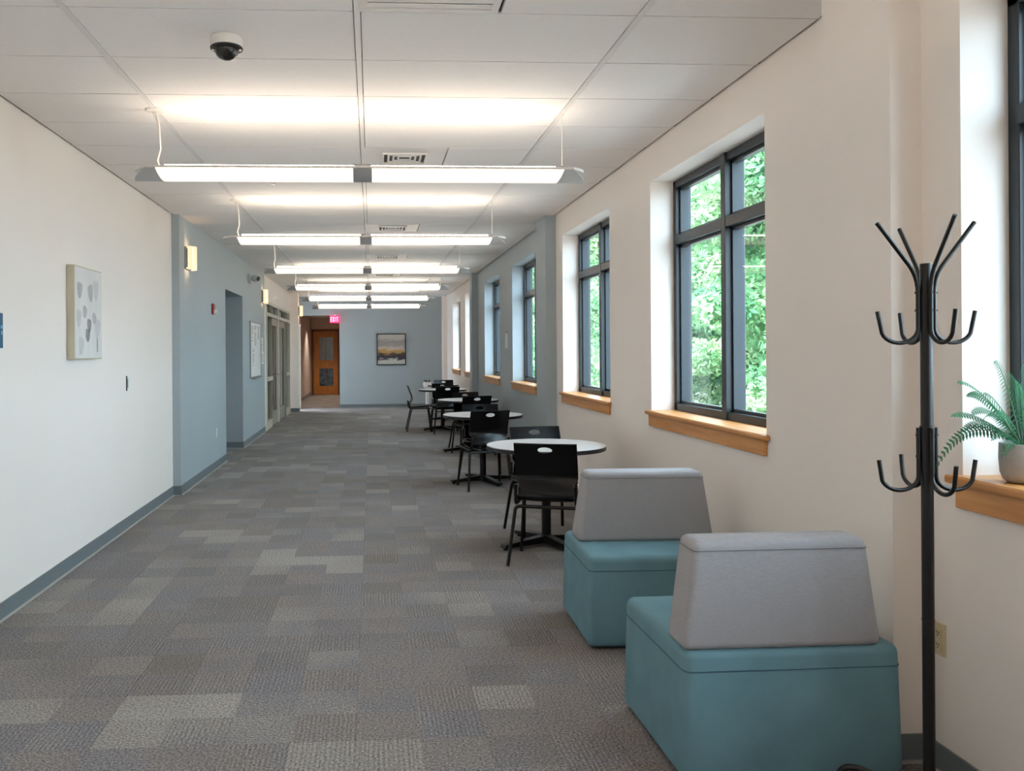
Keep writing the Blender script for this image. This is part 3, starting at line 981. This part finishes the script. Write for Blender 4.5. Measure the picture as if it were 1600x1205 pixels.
# ================================================================== WALL ITEMS
def tulip(m, y, z, w, h, x, tilt=0.0, petals=3):
    # flat printed tulip, three petals
    for k in range(petals):
        a = tilt + (k - (petals - 1) / 2) * 0.32
        c, s = math.cos(a), math.sin(a)
        pts = []
        for i in range(12):
            t = 2 * math.pi * i / 12
            py = w * 0.30 * math.cos(t); pz = h * 0.5 * math.sin(t) + h * 0.5
            pts.append((x + 0.00012 * k, y + c * py + s * pz, z - s * py + c * pz))
        m.prism(pts, 0, (0.0003, 0, 0))
cv = empty('tulip_canvas', (XL, 6.285, 1.765))
tag(cv, 'pale grey tulip picture on canvas hanging on the white wall', 'picture')
MB().box(0.0, 0.056, -0.29, 0.29, -0.312, 0.318).build('canvas', 'canvas_print', cv)
m = MB()
for a, b, c, d in ((-0.297, -0.289, -0.32, 0.326), (0.289, 0.297, -0.32, 0.326)): m.box(0.004, 0.054, a, b, c, d)
m.box(0.004, 0.054, -0.289, 0.289, -0.32, -0.312); m.box(0.004, 0.054, -0.289, 0.289, 0.318, 0.326)
m.build('frame', 'canvas_edge', cv)
TX = 0.0562
for nm, mat, lst in (('tulip_print', 'tulip_mid', [(-0.20, 0.10, 0.10, 0.12, 0.1), (0.05, 0.09, 0.10, 0.13, -0.2), (-0.10, -0.03, 0.09, 0.09, 0.3), (0.10, -0.06, 0.11, 0.08, 0.5)]),
                     ('tulip_print', 'tulip_light', [(0.16, 0.10, 0.09, 0.16, 0.0), (-0.22, -0.10, 0.08, 0.13, 0.1), (0.18, -0.17, 0.12, 0.15, 0.1), (-0.18, -0.29, 0.10, 0.13, 0.2)]),
                     ('tulip_print', 'tulip_dark', [(-0.03, -0.20, 0.10, 0.10, 0.05), (0.0, -0.13, 0.09, 0.10, 0.1)])):
    for (y, z, w, h, t) in lst:
        m = MB(); tulip(m, y, z, w, h, TX, t); m.build(nm, mat, cv)
m = MB()
for (y, z0, z1) in ((-0.20, -0.30, 0.10), (-0.03, -0.31, -0.20), (0.10, -0.30, -0.06), (0.0, -0.31, -0.13), (0.16, -0.30, 0.1)): m.box(TX - 0.0002, TX + 0.0001, y - 0.0015, y + 0.0015, z0, z1)
m.build('stem_print', 'tulip_light', cv)
MB().box(TX - 0.0002, TX + 0.0003, 0.175, 0.195, -0.27, -0.17).build('leaf_print', 'tulip_dark', cv)

sw = empty('light_switch', (XL, 7.45, 1.23))
tag(sw, 'small white light switch plate right of the tulip picture', 'light switch')
MB().box(0.0, 0.007, -0.04, 0.04, -0.065, 0.065).build('plate', 'white_plastic', sw, bevel=0.002, seg=1)
MB().box(0.007, 0.010, -0.017, 0.017, -0.035, 0.035).build('rocker', 'white_plastic', sw)
MB().box(0.0068, 0.0104, -0.022, -0.0168, -0.037, 0.037).build('slot', 'dark', sw)
MB().box(0.0, 0.010, -0.044, -0.040, -0.062, 0.062).build('side_shadow', 'dark', sw)  # dark strip standing in for the shadow along the plate's near side

sg = empty('room_sign', (XL, 4.865, 1.616))
tag(sg, 'blue room sign cut by the left edge of the photo', 'sign')
MB().box(0.0, 0.006, -0.10, 0.10, -0.098, 0.098).build('sign_plate', 'sign_blue', sg, bevel=0.001, seg=1)
m = MB()
m.box(0.006, 0.0066, 0.070, 0.092, 0.012, 0.030); m.box(0.006, 0.0066, 0.074, 0.092, -0.022, -0.002)
m.build('lettering', 'sign_light', sg)

fa = empty('fire_alarm', (XB, 10.94, 2.03))
tag(fa, 'red fire alarm strobe with a white lens on the blue wall', 'fire alarm')
MB().box(0.0, 0.028, -0.055, 0.055, -0.068, 0.068).build('housing', 'red', fa, bevel=0.006)
MB().prism([(0.028, -0.025, -0.055), (0.060, -0.012, -0.045), (0.060, 0.012, -0.045), (0.028, 0.025, -0.055)], 0, (0, 0, 0.042)).build('strobe_lens', 'white_plastic', fa)
for j in range(4): MB().box(0.028, 0.030, -0.035, 0.035, 0.005 + j * 0.013, 0.011 + j * 0.013).build('sound_slot', 'dark', fa)

bc = empty('wall_camera', (XB, 14.2, 2.69))
tag(bc, 'small white wall camera with a round grey lens above the doorway', 'security camera')
MB().box(0.0, 0.04, -0.07, 0.07, -0.07, 0.07).build('bracket', 'grey_speaker', bc, bevel=0.006)
MB().tube([(0.04, 0, 0), (0.085, -0.02, 0), (0.16, -0.07, -0.01)], [0.035, 0.055, 0.055], 20).build('body', 'grey_speaker', bc, smooth=True)
MB().tube([(0.152, -0.064, -0.009), (0.166, -0.074, -0.011)], 0.040, 20).build('lens', 'dark', bc, smooth=True)

def outlet(name, x, nx, y, z, mat, label):
    r = empty(name, (x, y, z))
    tag(r, label, 'outlet')
    MB().box(0, nx * 0.006, -0.035, 0.035, -0.057, 0.057).build('plate', mat, r, bevel=0.002, seg=1)
    for s in (-1, 1):
        c = 0.021 * s
        sk = MB().box(nx * 0.006, nx * 0.0085, -0.017, 0.017, c - 0.014, c + 0.014).build('socket', mat, r)
        for yy in (-0.006, 0.006):
            MB().box(nx * 0.0085, nx * 0.0092, yy - 0.0014, yy + 0.0014, c - 0.003, c + 0.006).build('slot', 'dark', sk)
        MB().box(nx * 0.0085, nx * 0.0092, -0.0022, 0.0022, c - 0.011, c - 0.006).build('slot', 'dark', sk)
outlet('wall_outlet', XB, 1, 11.18, 0.455, 'white_plastic', 'white wall outlet low on the blue wall')
outlet('wall_outlet', XR, -1, 2.905, 0.468, 'ivory', 'ivory wall outlet beside the coat rack pole')

wb = empty('whiteboard', (XB, 14.905, 1.53))
tag(wb, 'narrow whiteboard covered with papers beside the doorway', 'whiteboard')
MB().box(0.0, 0.014, -0.655, 0.655, -0.455, 0.455).build('panel', 'board', wb)
m = MB()
m.box(0.0, 0.022, -0.67, -0.650, -0.47, 0.47); m.box(0.0, 0.022, 0.650, 0.67, -0.47, 0.47)
m.box(0.0, 0.022, -0.65, 0.65, 0.450, 0.47); m.box(0.0, 0.022, -0.65, 0.65, -0.47, -0.45)
m.build('board_frame', 'alu', wb)
MB().box(0.0, 0.07, -0.5, 0.5, -0.485, -0.472).build('marker_tray', 'alu', wb)
def paper(y, z, w, h, label, x=XB + 0.0148):
    r = empty('paper_notice', (x, y, z))
    tag(r, label, 'paper', 'papers pinned near the whiteboard')
    MB().box(0.0, 0.0015, -w / 2, w / 2, -h / 2, h / 2).build('sheet', 'paper', r)
    ln = MB()
    zz = h / 2 - 0.04
    while zz > -h / 2 + 0.03:
        ww = w * (0.30 + 0.14 * random.random())
        if random.random() < 0.8: ln.box(0.0015, 0.0019, -w * 0.42, -w * 0.42 + ww * 1.9, zz - 0.008, zz)
        zz -= 0.026
    if ln.v: ln.build('printed_lines', 'ink', r)
    return r
paper(14.50, 1.80, 0.30, 0.32, 'printed sheet at the top left of the whiteboard')
paper(14.86, 1.76, 0.34, 0.42, 'largest printed sheet at the top middle of the whiteboard')
paper(15.28, 1.82, 0.34, 0.30, 'printed sheet at the top right of the whiteboard')
paper(14.62, 1.40, 0.28, 0.40, 'single printed sheet lower on the whiteboard')
paper(15.80, 1.62, 0.36, 0.26, 'upper printed sheet on the blue wall beside the whiteboard', XB)
paper(15.85, 1.38, 0.46, 0.22, 'lower printed sheet on the blue wall beside the whiteboard', XB)

nt = empty('notice_holder', (XR, 12.54, 1.645))
tag(nt, 'cream notice card between the two blue-wall windows', 'notice')
MB().box(-0.004, 0, -0.10, 0.10, -0.125, 0.09).build('card', 'paper', nt)
MB().box(-0.012, 0, -0.075, 0.075, 0.095, 0.125).build('clip', 'alu', nt)

pf = empty('landscape_painting', (0.525, YE, 1.54))
tag(pf, 'abstract landscape painting in a dark frame on the end wall', 'painting')
MB().box(-0.365, 0.365, -0.030, 0, -0.395, 0.395).build('canvas', 'painting', pf)
m = MB()
m.box(-0.385, -0.362, -0.045, 0, -0.415, 0.415); m.box(0.362, 0.385, -0.045, 0, -0.415, 0.415)
m.box(-0.362, 0.362, -0.045, 0, 0.392, 0.415); m.box(-0.362, 0.362, -0.045, 0, -0.415, -0.392)
m.build('frame', 'dark', pf)

xs = empty('exit_sign', (-0.955, YE - 0.07, 2.335))
tag(xs, 'glowing red exit sign hanging at the corridor opening', 'exit sign')
MB().box(-0.125, 0.125, -0.025, 0.025, -0.095, 0.095).build('sign_box', 'exit_red', xs, bevel=0.004)
MB().box(-0.03, 0.03, 0.025, 0.07, 0.06, 0.13).build('mount', 'white_plastic', xs)
def glyph(ch, x, w, h, y, t=0.022):
    m = MB()
    z0, z1 = -h / 2, h / 2
    if ch == 'E':
        m.box(x, x + t, y, y + .003, z0, z1)
        for z in (z0, -t / 2, z1 - t): m.box(x + t, x + w, y, y + .003, z, z + t)
    if ch == 'X':
        for s in (1, -1):
            a = (x, x + t * 1.2, x + w, x + w - t * 1.2)
            zz = (z0, z0, z1, z1) if s == 1 else (z1, z1, z0, z0)
            m.prism([(a[i], y - 0.0005 * s, zz[i]) for i in range(4)], 0, (0, 0.003, 0))
    if ch == 'I': m.box(x + w / 2 - t / 2, x + w / 2 + t / 2, y, y + .003, z0, z1)
    if ch == 'T':
        m.box(x + w / 2 - t / 2, x + w / 2 + t / 2, y, y + .003, z0, z1 - t); m.box(x, x + w, y, y + .003, z1 - t, z1)
    return m
for ch, x in (('E', -0.105), ('X', -0.05), ('I', 0.004), ('T', 0.050)):
    glyph(ch, x, 0.045, 0.12, -0.0275, 0.013).build('letter', 'exit_letter', xs)
sn = empty('smoke_detector', (-1.30, 23.3, 2.66))
tag(sn, 'small black dome sensor above the corridor opening', 'sensor')
MB().lathe([(0.05, 0.0), (0.055, -0.02), (0.05, -0.03)], 18).build('base', 'white_plastic', sn)
MB().lathe([(0.045, -0.03), (0.04, -0.06), (0.0, -0.075)], 18).build('dome', 'dark', sn, smooth=True)

# ================================================================== FURNITURE
# ---- round tables
def make_table(rad=0.452, h=0.765):
    root = empty('round_table')
    MB().lathe([(0.0, h - 0.006), (rad - 0.003, h - 0.006), (rad - 0.002, h - 0.003), (rad - 0.003, h), (0.0, h)], 56).build('table_top', 'laminate', root)
    MB().lathe([(0.0, h - 0.034), (rad - 0.004, h - 0.034), (rad, h - 0.030), (rad, h - 0.005), (rad - 0.003, h - 0.0055), (0.0, h - 0.0055)], 56).build('edge_band', 'edge', root, smooth=True)
    MB().box(-0.15, 0.15, -0.15, 0.15, h - 0.046, h - 0.034).build('mounting_plate', 'black_metal', root)
    MB().lathe([(0.036, 0.05), (0.036, h - 0.06), (0.055, h - 0.046)], 20).build('column', 'black_metal', root, smooth=True)
    MB().lathe([(0.062, 0.034), (0.060, 0.070), (0.040, 0.085)], 20).build('column_collar', 'black_metal', root, smooth=True)
    for k in range(4):
        a = k * math.pi / 2
        c, s = math.cos(a), math.sin(a)
        L = rad * 0.86
        poly = [(0.03, 0.022), (L, 0.016), (L + 0.008, 0.026), (L, 0.044), (0.03, 0.078)]
        m = MB()
        w = 0.034
        pts = [(c * r - s * (-w), s * r + c * (-w), z) for r, z in poly]
        m.prism(pts, 0, (-s * 2 * w, c * 2 * w, 0))
        arm = m.build('base_arm', 'black_metal', root, bevel=0.004)
        MB().lathe([(0.016, 0.0), (0.018, 0.008), (0.010, 0.020)], 12, (c * (L - 0.02), s * (L - 0.02), 0)).build('glide', 'dark', arm)
    return root
tb = make_table()
tdat = [(1.325, 6.52, 24, 'nearest white round table, behind the grey armchairs'), (1.255, 9.73, 20, 'second white round table from the front'),
        (1.426, 12.73, 18, 'third white round table, below the blue-wall windows'), (1.335, 16.24, 22, 'fourth white round table with a chair drawn to its left')]
for i, (x, y, a, l) in enumerate(tdat):
    t = tb if i == 0 else copy_tree(tb)
    t.location = (x, y, 0); t.rotation_euler.z = R(a)
    tag(t, l, 'table', 'white round cafe tables')
t5 = make_table(0.33, 0.765)
t5.location = (1.53, 18.45, 0)
tag(t5, 'farthest and smallest white round table by the end wall', 'table', 'white round cafe tables')

# ---- chairs
def make_chair():
    root = empty('stacking_chair')
    # side profile (y forward, z) of the one-piece shell
    ctrl = [(0.235, 0.425), (0.225, 0.452), (0.17, 0.462), (0.05, 0.455), (-0.08, 0.445), (-0.165, 0.442), (-0.205, 0.462), (-0.205, 0.505),
            (-0.178, 0.560), (-0.160, 0.610), (-0.168, 0.665), (-0.196, 0.740), (-0.236, 0.845)]
    P = []
    C = [Vector((a, b)) for a, b in ctrl]
    C = [C[0] * 2 - C[1]] + C + [C[-1] * 2 - C[-2]]
    for i in range(1, len(C) - 2):
        for k in range(5):
            t = k / 5
            p0, p1, p2, p3 = C[i - 1], C[i], C[i + 1], C[i + 2]
            P.append(0.5 * ((2 * p1) + (p2 - p0) * t + (2 * p0 - 5 * p1 + 4 * p2 - p3) * t * t + (3 * p1 - p0 - 3 * p2 + p3) * t ** 3))
    P.append(C[-2])
    def width(p, i):
        z = p.y
        if i < 30: return 0.215 - 0.015 * max(0, (p.x - 0.17) / 0.06)
        if z < 0.56: return 0.190
        return 0.190 + 0.026 * min(1, (z - 0.56) / 0.04)
    split = 32
    def shell(name, idx, hole=False):
        nu = 13
        th = 0.011
        vs, fs = [], []
        rowsn = []
        for i in idx:
            p = P[i]
            q0, q1 = P[max(i - 1, 0)], P[min(i + 1, len(P) - 1)]
            d = (q1 - q0).normalized()
            nrm = Vector((d.y, -d.x))      # towards the sitter's underside/back
            w = width(p, i)
            r = []
            for j in range(nu):
                u = -1 + 2 * j / (nu - 1)
                x = u * w
                # gentle dish across the seat, wrap across the back
                wrap = 0.016 * u * u
                up = Vector((0.0, wrap * 0.6)) if i < 30 else Vector((wrap, 0.0))
                a = p + up
                r.append((Vector((x, a.x, a.y)), Vector((x, a.x - nrm.x * -th, a.y + nrm.y * th))))
            rowsn.append(r)
        n = len(rowsn)
        for layer in (0, 1):
            for r in rowsn:
                vs += [tuple(c[layer]) for c in r]
        K = n * nu
        for layer in (0, 1):
            for i in range(n - 1):
                for j in range(nu - 1):
                    a = layer * K + i * nu + j
                    fs.append((a, a + 1, a + nu + 1, a + nu))
        for i in range(n - 1):
            for j in (0, nu - 1):
                a = i * nu + j
                fs.append((a, a + nu, a + nu + K, a + K))
        for j in range(nu - 1):
            for i in (0, n - 1):
                a = i * nu + j
                fs.append((a, a + 1, a + 1 + K, a + K))
        me = MB().add(vs, fs).mesh(name, smooth=True)
        if hole:
            ob = bpy.data.objects.new('cut_base', me)
            COL.objects.link(ob)
            z = 0.802
            ell = [(0.050 * math.cos(t), -0.40, z + 0.021 * math.sin(t)) for t in np.linspace(0, 2 * math.pi, 28, endpoint=False)]
            cutter = bpy.data.objects.new('cutter', MB().prism(ell, 0, (0, 0.5, 0)).mesh('cutter'))
            COL.objects.link(cutter)
            md = ob.modifiers.new('b', 'BOOLEAN')
            md.operation = 'DIFFERENCE'; md.solver = 'EXACT'; md.object = cutter
            dg = bpy.context.evaluated_depsgraph_get()
            me2 = bpy.data.meshes.new_from_object(ob.evaluated_get(dg))
            bpy.data.objects.remove(ob); bpy.data.objects.remove(cutter)
            me2.name = name
            me2.set_sharp_from_angle(angle=R(38))
            me = me2
        return link(name, me, 'black_plastic', root)
    shell('seat', range(0, split + 1))
    shell('backrest', range(split, len(P)), True)
    r = 0.0125
    for s in (-1, 1):
        fr = fillet([(s * 0.205, -0.205, 0.56), (s * 0.207, -0.20, 0.425), (s * 0.207, 0.20, 0.432)], 0.05)
        MB().tube(fr, r, 8).build('side_frame', 'black_metal', root, smooth=True)
        MB().tube(fillet([(s * 0.15, 0.165, 0.425), (s * 0.212, 0.168, 0.425), (s * 0.243, 0.225, 0.004)], 0.045), r, 8).build('leg', 'black_metal', root, smooth=True)
        MB().tube(fillet([(s * 0.15, -0.150, 0.402), (s * 0.215, -0.155, 0.402), (s * 0.255, -0.245, 0.004)], 0.05), r, 8).build('leg', 'black_metal', root, smooth=True)
    MB().tube([(-0.17, 0.165, 0.425), (0.17, 0.165, 0.425)], r, 8).build('cross_bar', 'black_metal', root, smooth=True)
    MB().tube([(-0.17, -0.150, 0.402), (0.17, -0.150, 0.402)], r, 8).build('cross_bar', 'black_metal', root, smooth=True)
    return root
ch = make_chair()
def face(fx, fy):  # rotation whose local +Y points along f
    return math.atan2(-fx, fy)
cdat = [(1.25, 6.03, 0.34, 0.94, 'nearest black chair with its back to the camera at the nearest table'),
        (1.385, 6.93, 0.145, -0.99, 'black chair facing the camera behind the nearest round table'),
        (1.22, 9.31, -0.17, 0.98, 'black chair with its back to the camera at the second table'),
        (1.315, 10.02, 0.12, -0.99, 'black chair facing the camera behind the second round table'),
        (1.44, 12.31, -0.22, 0.97, 'black chair with its back to the camera at the third table'),
        (1.49, 13.03, 0.26, -0.96, 'black chair facing the camera behind the third round table'),
        (1.34, 15.57, -0.08, 0.99, 'black chair with its back to the camera at the fourth table'),
        (0.885, 16.08, 1.0, 0.0, 'black chair seen from the side, drawn to the left of the fourth table'),
        (1.41, 16.62, 0.12, -0.99, 'black chair facing the camera behind the fourth round table'),
        (1.60, 18.72, 0.10, -0.99, 'farthest black chair, behind the smallest round table')]
for i, (x, y, fx, fy, l) in enumerate(cdat):
    c = ch if i == 0 else copy_tree(ch)
    c.location = (x, y, 0); c.rotation_euler.z = face(fx, fy)
    tag(c, l, 'chair', 'black stacking chairs at the round tables')

# ---- lounge armchairs
def rounded(name, poly_bottom, poly_top, z0, z1, mat, parent, bev=0.03):
    n = len(poly_bottom)
    vs = [(x, y, z0) for x, y in poly_bottom] + [(x, y, z1) for x, y in poly_top]
    fs = [tuple(range(n))[::-1], tuple(range(n, 2 * n))] + [(i, (i + 1) % n, n + (i + 1) % n, n + i) for i in range(n)]
    return MB().add(vs, fs).build(name, mat, parent, bevel=bev, smooth=True, seg=5)
def rect(x0, x1, y0, y1): return [(x0, y0), (x1, y0), (x1, y1), (x0, y1)]
def armchair(loc, rz, label, w, d, bw, boff, back_far):
    root = empty('lounge_chair', loc, rz)
    tag(root, label, 'armchair', 'teal and grey lounge chairs')
    H = 0.462
    hw, hd = w / 2, d / 2
    b = rounded('base', rect(-hw, hw, -hd, hd), rect(-hw + 0.012, hw - 0.012, -hd + 0.008, hd - 0.008), 0.012, H, 'teal', root, 0.032)
    zs = H - 0.072
    e = 0.0012
    f = (zs - 0.012) / (H - 0.012)
    a, c = hw - 0.012 * f + e * 0.4, hd - 0.008 * f + e * 0.4
    loop = fillet([(0, -c, zs), (a, -c, zs), (a, c, zs), (-a, c, zs), (-a, -c, zs), (0, -c, zs)], 0.035)
    MB().tube(loop, 0.0022, 6).build('seam', 'seam', b)
    for sx in (-1, 1):
        for sy in (-1, 1):
            MB().lathe([(0.028, 0.0), (0.028, 0.014)], 14, (sx * (hw - 0.09), sy * (hd - 0.09), 0)).build('foot', 'dark', root)
    t = 0.205 if back_far else 0.168
    y0 = 0.008 if back_far else (-hd + 0.010)
    y1 = y0 + t
    # wedge cushion: wide at the seat, narrow at the top
    if back_far:
        bt, tp = rect(boff - bw / 2, boff + bw / 2, y0 - 0.15, y1), rect(boff - bw / 2 + 0.055, boff + bw / 2 - 0.055, y0 - 0.02, y1 - 0.01)
        bt, tp = rect(boff - bw / 2, boff + bw / 2, y0, y1), rect(boff - bw / 2 + 0.055, boff + bw / 2 - 0.055, y0 + 0.015, y1 - 0.02)
    else:
        bt, tp = rect(boff - bw / 2, boff + bw / 2, y0, y1), rect(boff - bw / 2 + 0.048, boff + bw / 2 - 0.048, y0 + 0.012, y1 - 0.004)
    k = rounded('backrest', bt, tp, H - 0.004, 0.829, 'grey_fabric', root, 0.026)
    # piping round the top panel
    zz = 0.797
    q = (zz - H) / (0.829 - H)
    g = [((1 - q) * bt[i][0] + q * tp[i][0], (1 - q) * bt[i][1] + q * tp[i][1]) for i in range(4)]
    mid = ((g[0][0] + g[1][0]) / 2, g[0][1])
    s = 0.0006
    loop = fillet([(mid[0], mid[1] - s, zz), (g[1][0] + s, g[1][1] - s, zz), (g[2][0] + s, g[2][1] + s, zz), (g[3][0] - s, g[3][1] + s, zz), (g[0][0] - s, g[0][1] - s, zz), (mid[0], mid[1] - s, zz)], 0.026)
    MB().tube(loop, 0.002, 6).build('piping', 'seam_grey', k)
    return root
armchair((1.462, 4.525, 0), R(-1.5), 'lounge chair farther from the camera, seat facing the camera, teal with grey back', 0.79, 0.67, 0.735, 0.0, True)
armchair((1.432, 3.205, 0), R(0.5), 'lounge chair nearest the camera, seen from behind, teal with grey back', 0.785, 0.69, 0.705, -0.035, False)

# ---- coat rack
def coat_rack(x, y):
    root = empty('coat_rack', (x, y, 0))
    tag(root, 'tall black metal coat rack with hooks standing by the window', 'coat rack')
    MB().tube([(0, 0, 0.06), (0, 0, 1.741)], 0.0175, 20).build('pole', 'rack_metal', root, smooth=True)
    MB().lathe([(0.0175, 1.741), (0.016, 1.745), (0.0, 1.746)], 20).build('pole_cap', 'rack_metal', root, smooth=True)
    for z in (1.235, 0.64): MB().lathe([(0.0176, z), (0.0185, z + 0.002), (0.0185, z + 0.006), (0.0176, z + 0.008)], 20).build('joint_ring', 'rack_metal', root)
    MB().lathe([(0.021, 1.10), (0.021, 1.242), (0.0178, 1.244)], 20).build('sleeve', 'rack_metal', root, smooth=True)
    r = 0.0065
    base_a = R(-4)
    for k in range(4):
        a = base_a + k * math.pi / 2
        e = Vector((math.cos(a), math.sin(a), 0))
        up = Vector((0, 0, 1))
        def pt(rad, z): return e * rad + up * z
        # upper double arm: rises outward, runs down the pole, ends in a curled hook
        pts = [pt(0.150, 1.872), pt(0.025, 1.705), pt(0.025, 1.545)]
        pts = fillet(pts, 0.05, 6)
        hook = [pt(0.082 - 0.057 * math.cos(t), 1.545 - 0.045 * math.sin(t)) for t in np.linspace(0.15, 2.8, 13)]
        pts = pts + hook + [pt(0.150, 1.598)]
        MB().tube(pts, r, 10).build('upper_arm', 'rack_metal', root, smooth=True)
        pts = [pt(0.0265, 1.238), pt(0.0265, 1.095)] + [pt(0.084 - 0.0575 * math.cos(t), 1.090 - 0.045 * math.sin(t)) for t in np.linspace(0.15, 2.8, 13)] + [pt(0.148, 1.138)]
        MB().tube(pts, r, 10).build('lower_hook', 'rack_metal', root, smooth=True)
        for z in (1.655, 1.600, 1.215, 1.150):
            MB().tube([pt(0.030, z), pt(0.034, z)], 0.0035, 8).build('screw', 'rack_metal', root)
        af = R(58) + k * math.pi / 2
        e = Vector((math.cos(af), math.sin(af), 0))
        pts = [pt(0.015, 0.095), pt(0.10, 0.108), pt(0.19, 0.142), pt(0.240, 0.136), pt(0.262, 0.085), pt(0.266, 0.010)]
        MB().tube(fillet(pts, 0.03, 5), 0.011, 10).build('foot', 'rack_metal', root, smooth=True)
    MB().lathe([(0.020, 0.06), (0.024, 0.07), (0.024, 0.12), (0.019, 0.13)], 20).build('foot_hub', 'rack_metal', root, smooth=True)
    return root
coat_rack(1.712, 2.57)

# ---- potted fern
def fern(x, y, z):
    root = empty('potted_fern', (x, y, z))
    tag(root, 'green fern in a grey round pot on the near window sill', 'plant')
    MB().lathe([(0.0, 0.001), (0.046, 0.001), (0.060, 0.010), (0.068, 0.032), (0.071, 0.075), (0.070, 0.122), (0.068, 0.125), (0.064, 0.124), (0.064, 0.108)], 40).build('pot', 'pot', root, smooth=True)
    MB().lathe([(0.0, 0.112), (0.0645, 0.109)], 30).build('soil', 'soil', root)
    MB().lathe([(0.0, 0.0), (0.006, 0.001)], 8, (0, 0, 0.0)).build('drain_hole', 'dark', root)
    g = random.Random(4)
    def frond_obj(az, length, rise, droop, wid):
        e = Vector((math.cos(az), math.sin(az), 0))
        sd = Vector((-e.y, e.x, 0))
        tilt = R(g.uniform(35, 60)) * (1 if sd.dot(Vector((-0.62, -0.78, 0))) < 0 else -1)
        sd = sd * math.cos(tilt) + Vector((0, 0, 1)) * math.sin(tilt)
        n = 25
        pts = []
        for i in range(n + 1):
            t = i / n
            pts.append(e * (0.010 + length * t * (1 - 0.15 * t)) + Vector((0, 0, 0.11 + rise * (1 - (1 - t) ** 1.7) - droop * t ** 2.3)))
        m = MB()
        for i in range(4, n + 1):
            t = i / n
            d = (pts[min(i + 1, n)] - pts[i - 1]).normalized()
            w = wid * min(1, (t - 0.08) * 4.0) * (1 - t) ** 0.55 + 0.003
            for s in (-1, 1):
                o = (sd * s * 0.94 + d * 0.34 + Vector((0, 0, -0.12))).normalized()
                lw = length / n * 0.58
                c = pts[i]
                m.add([c - d * lw * 0.35, c + o * w * 0.45 - d * lw * 0.6, c + o * w, c + o * w * 0.5 + d * lw * 0.6, c + d * lw * 0.45],
                      [(0, 1, 2, 3, 4)])
        f = m.build('frond', 'fern', root)
        MB().tube(pts, [0.0020 * (1 - 0.75 * i / n) for i in range(n + 1)], 5).build('rachis', 'stem', f)
    spec = [(182, 0.245, 0.225, 0.018, 0.044), (188, 0.30, 0.135, 0.03, 0.036), (178, 0.315, 0.14, 0.205, 0.040), (200, 0.125, 0.06, 0.085, 0.034), (165, 0.125, 0.18, 0.01, 0.036),
            (192, 0.235, 0.17, 0.06, 0.042), (172, 0.21, 0.12, 0.07, 0.040), (210, 0.19, 0.15, 0.05, 0.040), (222, 0.15, 0.23, 0.02, 0.040), (240, 0.19, 0.20, 0.06, 0.038),
            (262, 0.20, 0.16, 0.09, 0.038), (285, 0.17, 0.21, 0.04, 0.036), (310, 0.13, 0.23, 0.03, 0.034), (150, 0.17, 0.20, 0.04, 0.038), (125, 0.18, 0.21, 0.05, 0.036), (95, 0.19, 0.16, 0.09, 0.036),
            (60, 0.10, 0.22, 0.03, 0.032), (335, 0.075, 0.27, 0.02, 0.032), (20, 0.075, 0.25, 0.02, 0.032), (230, 0.10, 0.28, 0.01, 0.040), (110, 0.10, 0.28, 0.01, 0.036), (196, 0.16, 0.09, 0.06, 0.036), (205, 0.09, 0.25, 0.01, 0.040)]
    for a, l, r_, d, w in spec:
        frond_obj(R(a + g.uniform(-3, 3)), l, r_, d, w)
fern(2.052, 2.60, ZS + 0.003)

# ---- pedestal with sprigs by the end wall
pd = empty('plant_pedestal', (1.44, 22.3, 0))
tag(pd, 'slim white pedestal with dark sprigs by the blue end wall', 'pedestal')
MB().lathe([(0.11, 0.0), (0.11, 0.02), (0.05, 0.04), (0.045, 0.52), (0.10, 0.56), (0.115, 0.64), (0.10, 0.68), (0.0, 0.68)], 24).build('stand', 'white_plastic', pd, smooth=True)
for j in range(7):
    a = j * 0.9
    MB().tube([(0.03 * math.cos(a), 0.03 * math.sin(a), 0.67), (0.06 * math.cos(a), 0.06 * math.sin(a), 0.71), (0.09 * math.cos(a), 0.09 * math.sin(a), 0.725 + 0.006 * j)], [0.004, 0.012, 0.004], 6).build('sprig', 'dark', pd)
